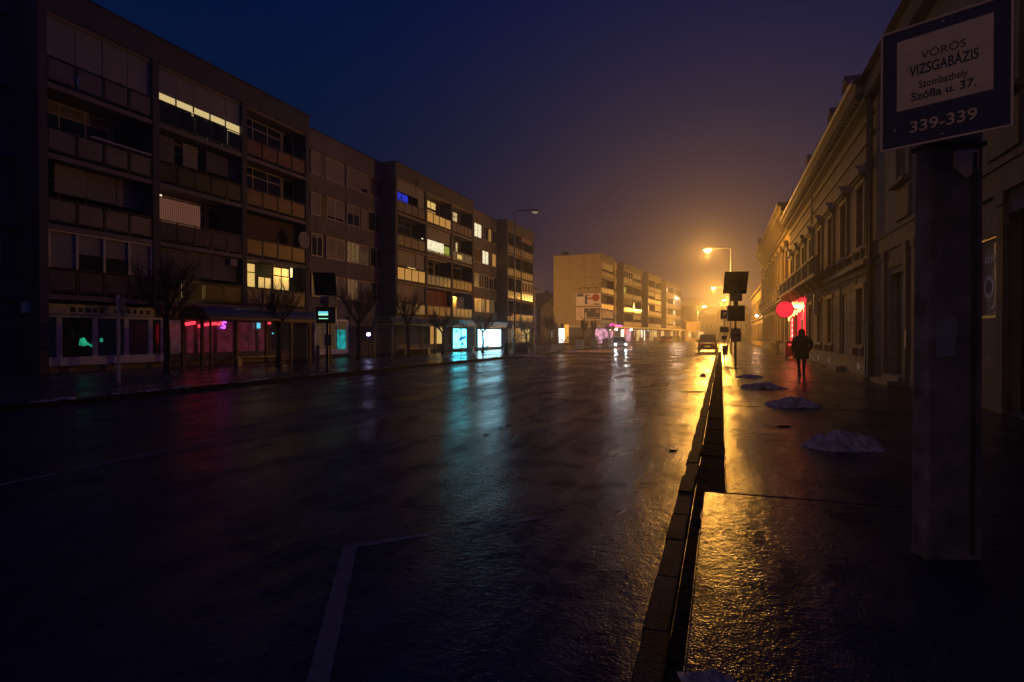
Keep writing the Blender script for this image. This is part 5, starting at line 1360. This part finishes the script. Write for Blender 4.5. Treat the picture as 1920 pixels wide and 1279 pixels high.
p = G(1503, 703, .1)
person('lone person in long dark coat walking away on the wet pavement by the red portal', (p.x, p.y, .1), R(8), 1.74, .17, .05, .17, 1.22)

# ------------------------------------------------------------------ snow
def snow_pile(label, px, py, wpx, hpx, seed, z=.1, yd=None, name='snow_pile'):
    p = G(px, py, z); d = DEP(p); W = wpx*d/1120; Hh = hpx*d/1120*.85; rr = random.Random(seed)
    Dp = yd or W*.75
    n = 44; from mathutils import noise
    b = MB(); idx = []
    for i in range(n):
        for j in range(n):
            x = (i/(n-1)-.5); y = (j/(n-1)-.5); r_ = math.hypot(x, y)*2
            e = noise.noise(Vector((x*4+seed, y*4, seed)))*.5+noise.noise(Vector((x*13+seed, y*13, seed)))*.22
            f = max(0, 1-max(0, r_+e*.7)**2.2); hgt = Hh*(f**1.1)*(.78+.35*noise.noise(Vector((x*8, y*8, seed*3.1)))+.12*noise.noise(Vector((x*26, y*26, seed*1.7))))
            b.v.append((x*W, y*Dp, hgt-.006))
    for i in range(n-1):
        for j in range(n-1):
            k = i*n+j; b.f.append((k, k+n, k+n+1, k+1)); b.m.append(0)
    o = b.build(name, 'snow', loc=(p.x, p.y, z), rotz=TH*.8)
    return tag(o, label, 'snow pile', 'heaps of old snow')
snow_pile('large crusted snow heap on the pavement nearest the concrete post', 1580, 838, 140, 40, 3)
snow_pile('grey snow heap on the pavement below the walking pair', 1487, 761, 95, 24, 5)
snow_pile('dark flat snow heap lit from behind, left of the walking pair', 1430, 727, 80, 14, 8)
snow_pile('small dark snow heap farthest along the pavement near the info display', 1405, 708, 52, 9, 11)
snow_pile('snow remnant at the very bottom right of the kerb', 1335, 1285, 110, 30, 13)
snow_pile('bright rounded snow lump at the kerb where the light is strongest', 1318, 706, 14, 9, 19, 0)
snow_pile('snow bank along the far kerb before the planters', 1103, 660, 100, 5, 23, .1, 2.2)
snow_pile('snow strip by the kerb under the unlit lamp', 985, 668, 80, 6, 24, .1, 1.4)
# broken ridge of snow along the left kerb and grit in the gutter strip
b = MB(); rr = random.Random(3)
def lump(b, x, y, z, s, rr):
    k = 7; b.loft([[(x+math.cos(2*PI*i/k)*s*r_*rr.uniform(.7, 1.3), y+math.sin(2*PI*i/k)*s*1.6*r_*rr.uniform(.7, 1.3), z+zz_*s) for i in range(k)] for r_, zz_ in ((1, 0), (.85, .35), (.4, .55))])
y = 9.0
while y < 60:
    if math.sin(y*1.7)+math.sin(y*.63+1) > -.3 and rr.random() < .8: lump(b, XL-.18+rr.uniform(-.1, .06), y, .11, rr.uniform(.03, .10), rr)
    y += rr.uniform(.1, .35)
struct(tag(b.build('snow_crumbs', 'snow'), 'broken ridge of old snow crumbs along the left kerb', 'snow'), 'stuff')
b = MB(); rr = random.Random(4); y = 3.2
while y < 34:
    if rr.random() < .55 and (y < 9 or rr.random() < .4): lump(b, rr.uniform(XK+.14, .03), y, .06, rr.uniform(.015, .05), rr)
    y += rr.uniform(.03, .16)
def film(px, py, wpx, hpx, z, seed):
    r2 = random.Random(seed); c = G(px, py, z); a = G(px+wpx/2, py, z)-c; f = G(px, py-hpx/2, z)-c; n = 46; pts = []
    from mathutils import noise
    for i in range(n):
        t = 2*PI*i/n; k = 1+.55*noise.noise(Vector((math.cos(t)*1.6+seed, math.sin(t)*1.6, 3)))+.35*noise.noise(Vector((math.cos(t)*5, math.sin(t)*5, seed)))
        q_ = c+a*(math.cos(t)*k)+f*(math.sin(t)*k); pts.append((q_.x, q_.y))
    k0 = len(b.v); b.v += [(c.x, c.y, z+.012)]+[(x*.6+c.x*.4, y_*.6+c.y*.4, z+.010+r2.uniform(-.003, .004)) for x, y_ in pts]+[(x, y_, z+.001) for x, y_ in pts]
    for i in range(n):
        j = (i+1) % n; b.f.append((k0, k0+1+i, k0+1+j)); b.f.append((k0+1+i, k0+1+n+i, k0+1+n+j, k0+1+j)); b.m += [0, 0]
for a_ in ((1300, 735, 50, 3, 0, 9), (1470, 800, 30, 3, .1, 12), (1262, 846, 16, 5, 0, 2)):
    film(*a_)
struct(tag(b.build('slush', 'gutter_stone'), 'dark frozen slush lying in patches on road, kerb strip and pavement', 'slush'), 'stuff')

# ------------------------------------------------------------------ night haze
b = MB(); b.box(-120, -14, -1.5, 60, 300, 22)
m, t, bs = pm('haze'); t.nodes.remove(bs); out = [n_ for n_ in t.nodes if n_.type == 'OUTPUT_MATERIAL'][0]
vp = nn(t, 'ShaderNodeVolumePrincipled'); vp.inputs['Density'].default_value = .0016; vp.inputs['Color'].default_value = (.95, .95, 1, 1); vp.inputs['Anisotropy'].default_value = .8
t.links.new(vp.outputs[0], out.inputs['Volume'])
hz = b.build('haze', 'haze'); hz['kind'] = 'stuff'
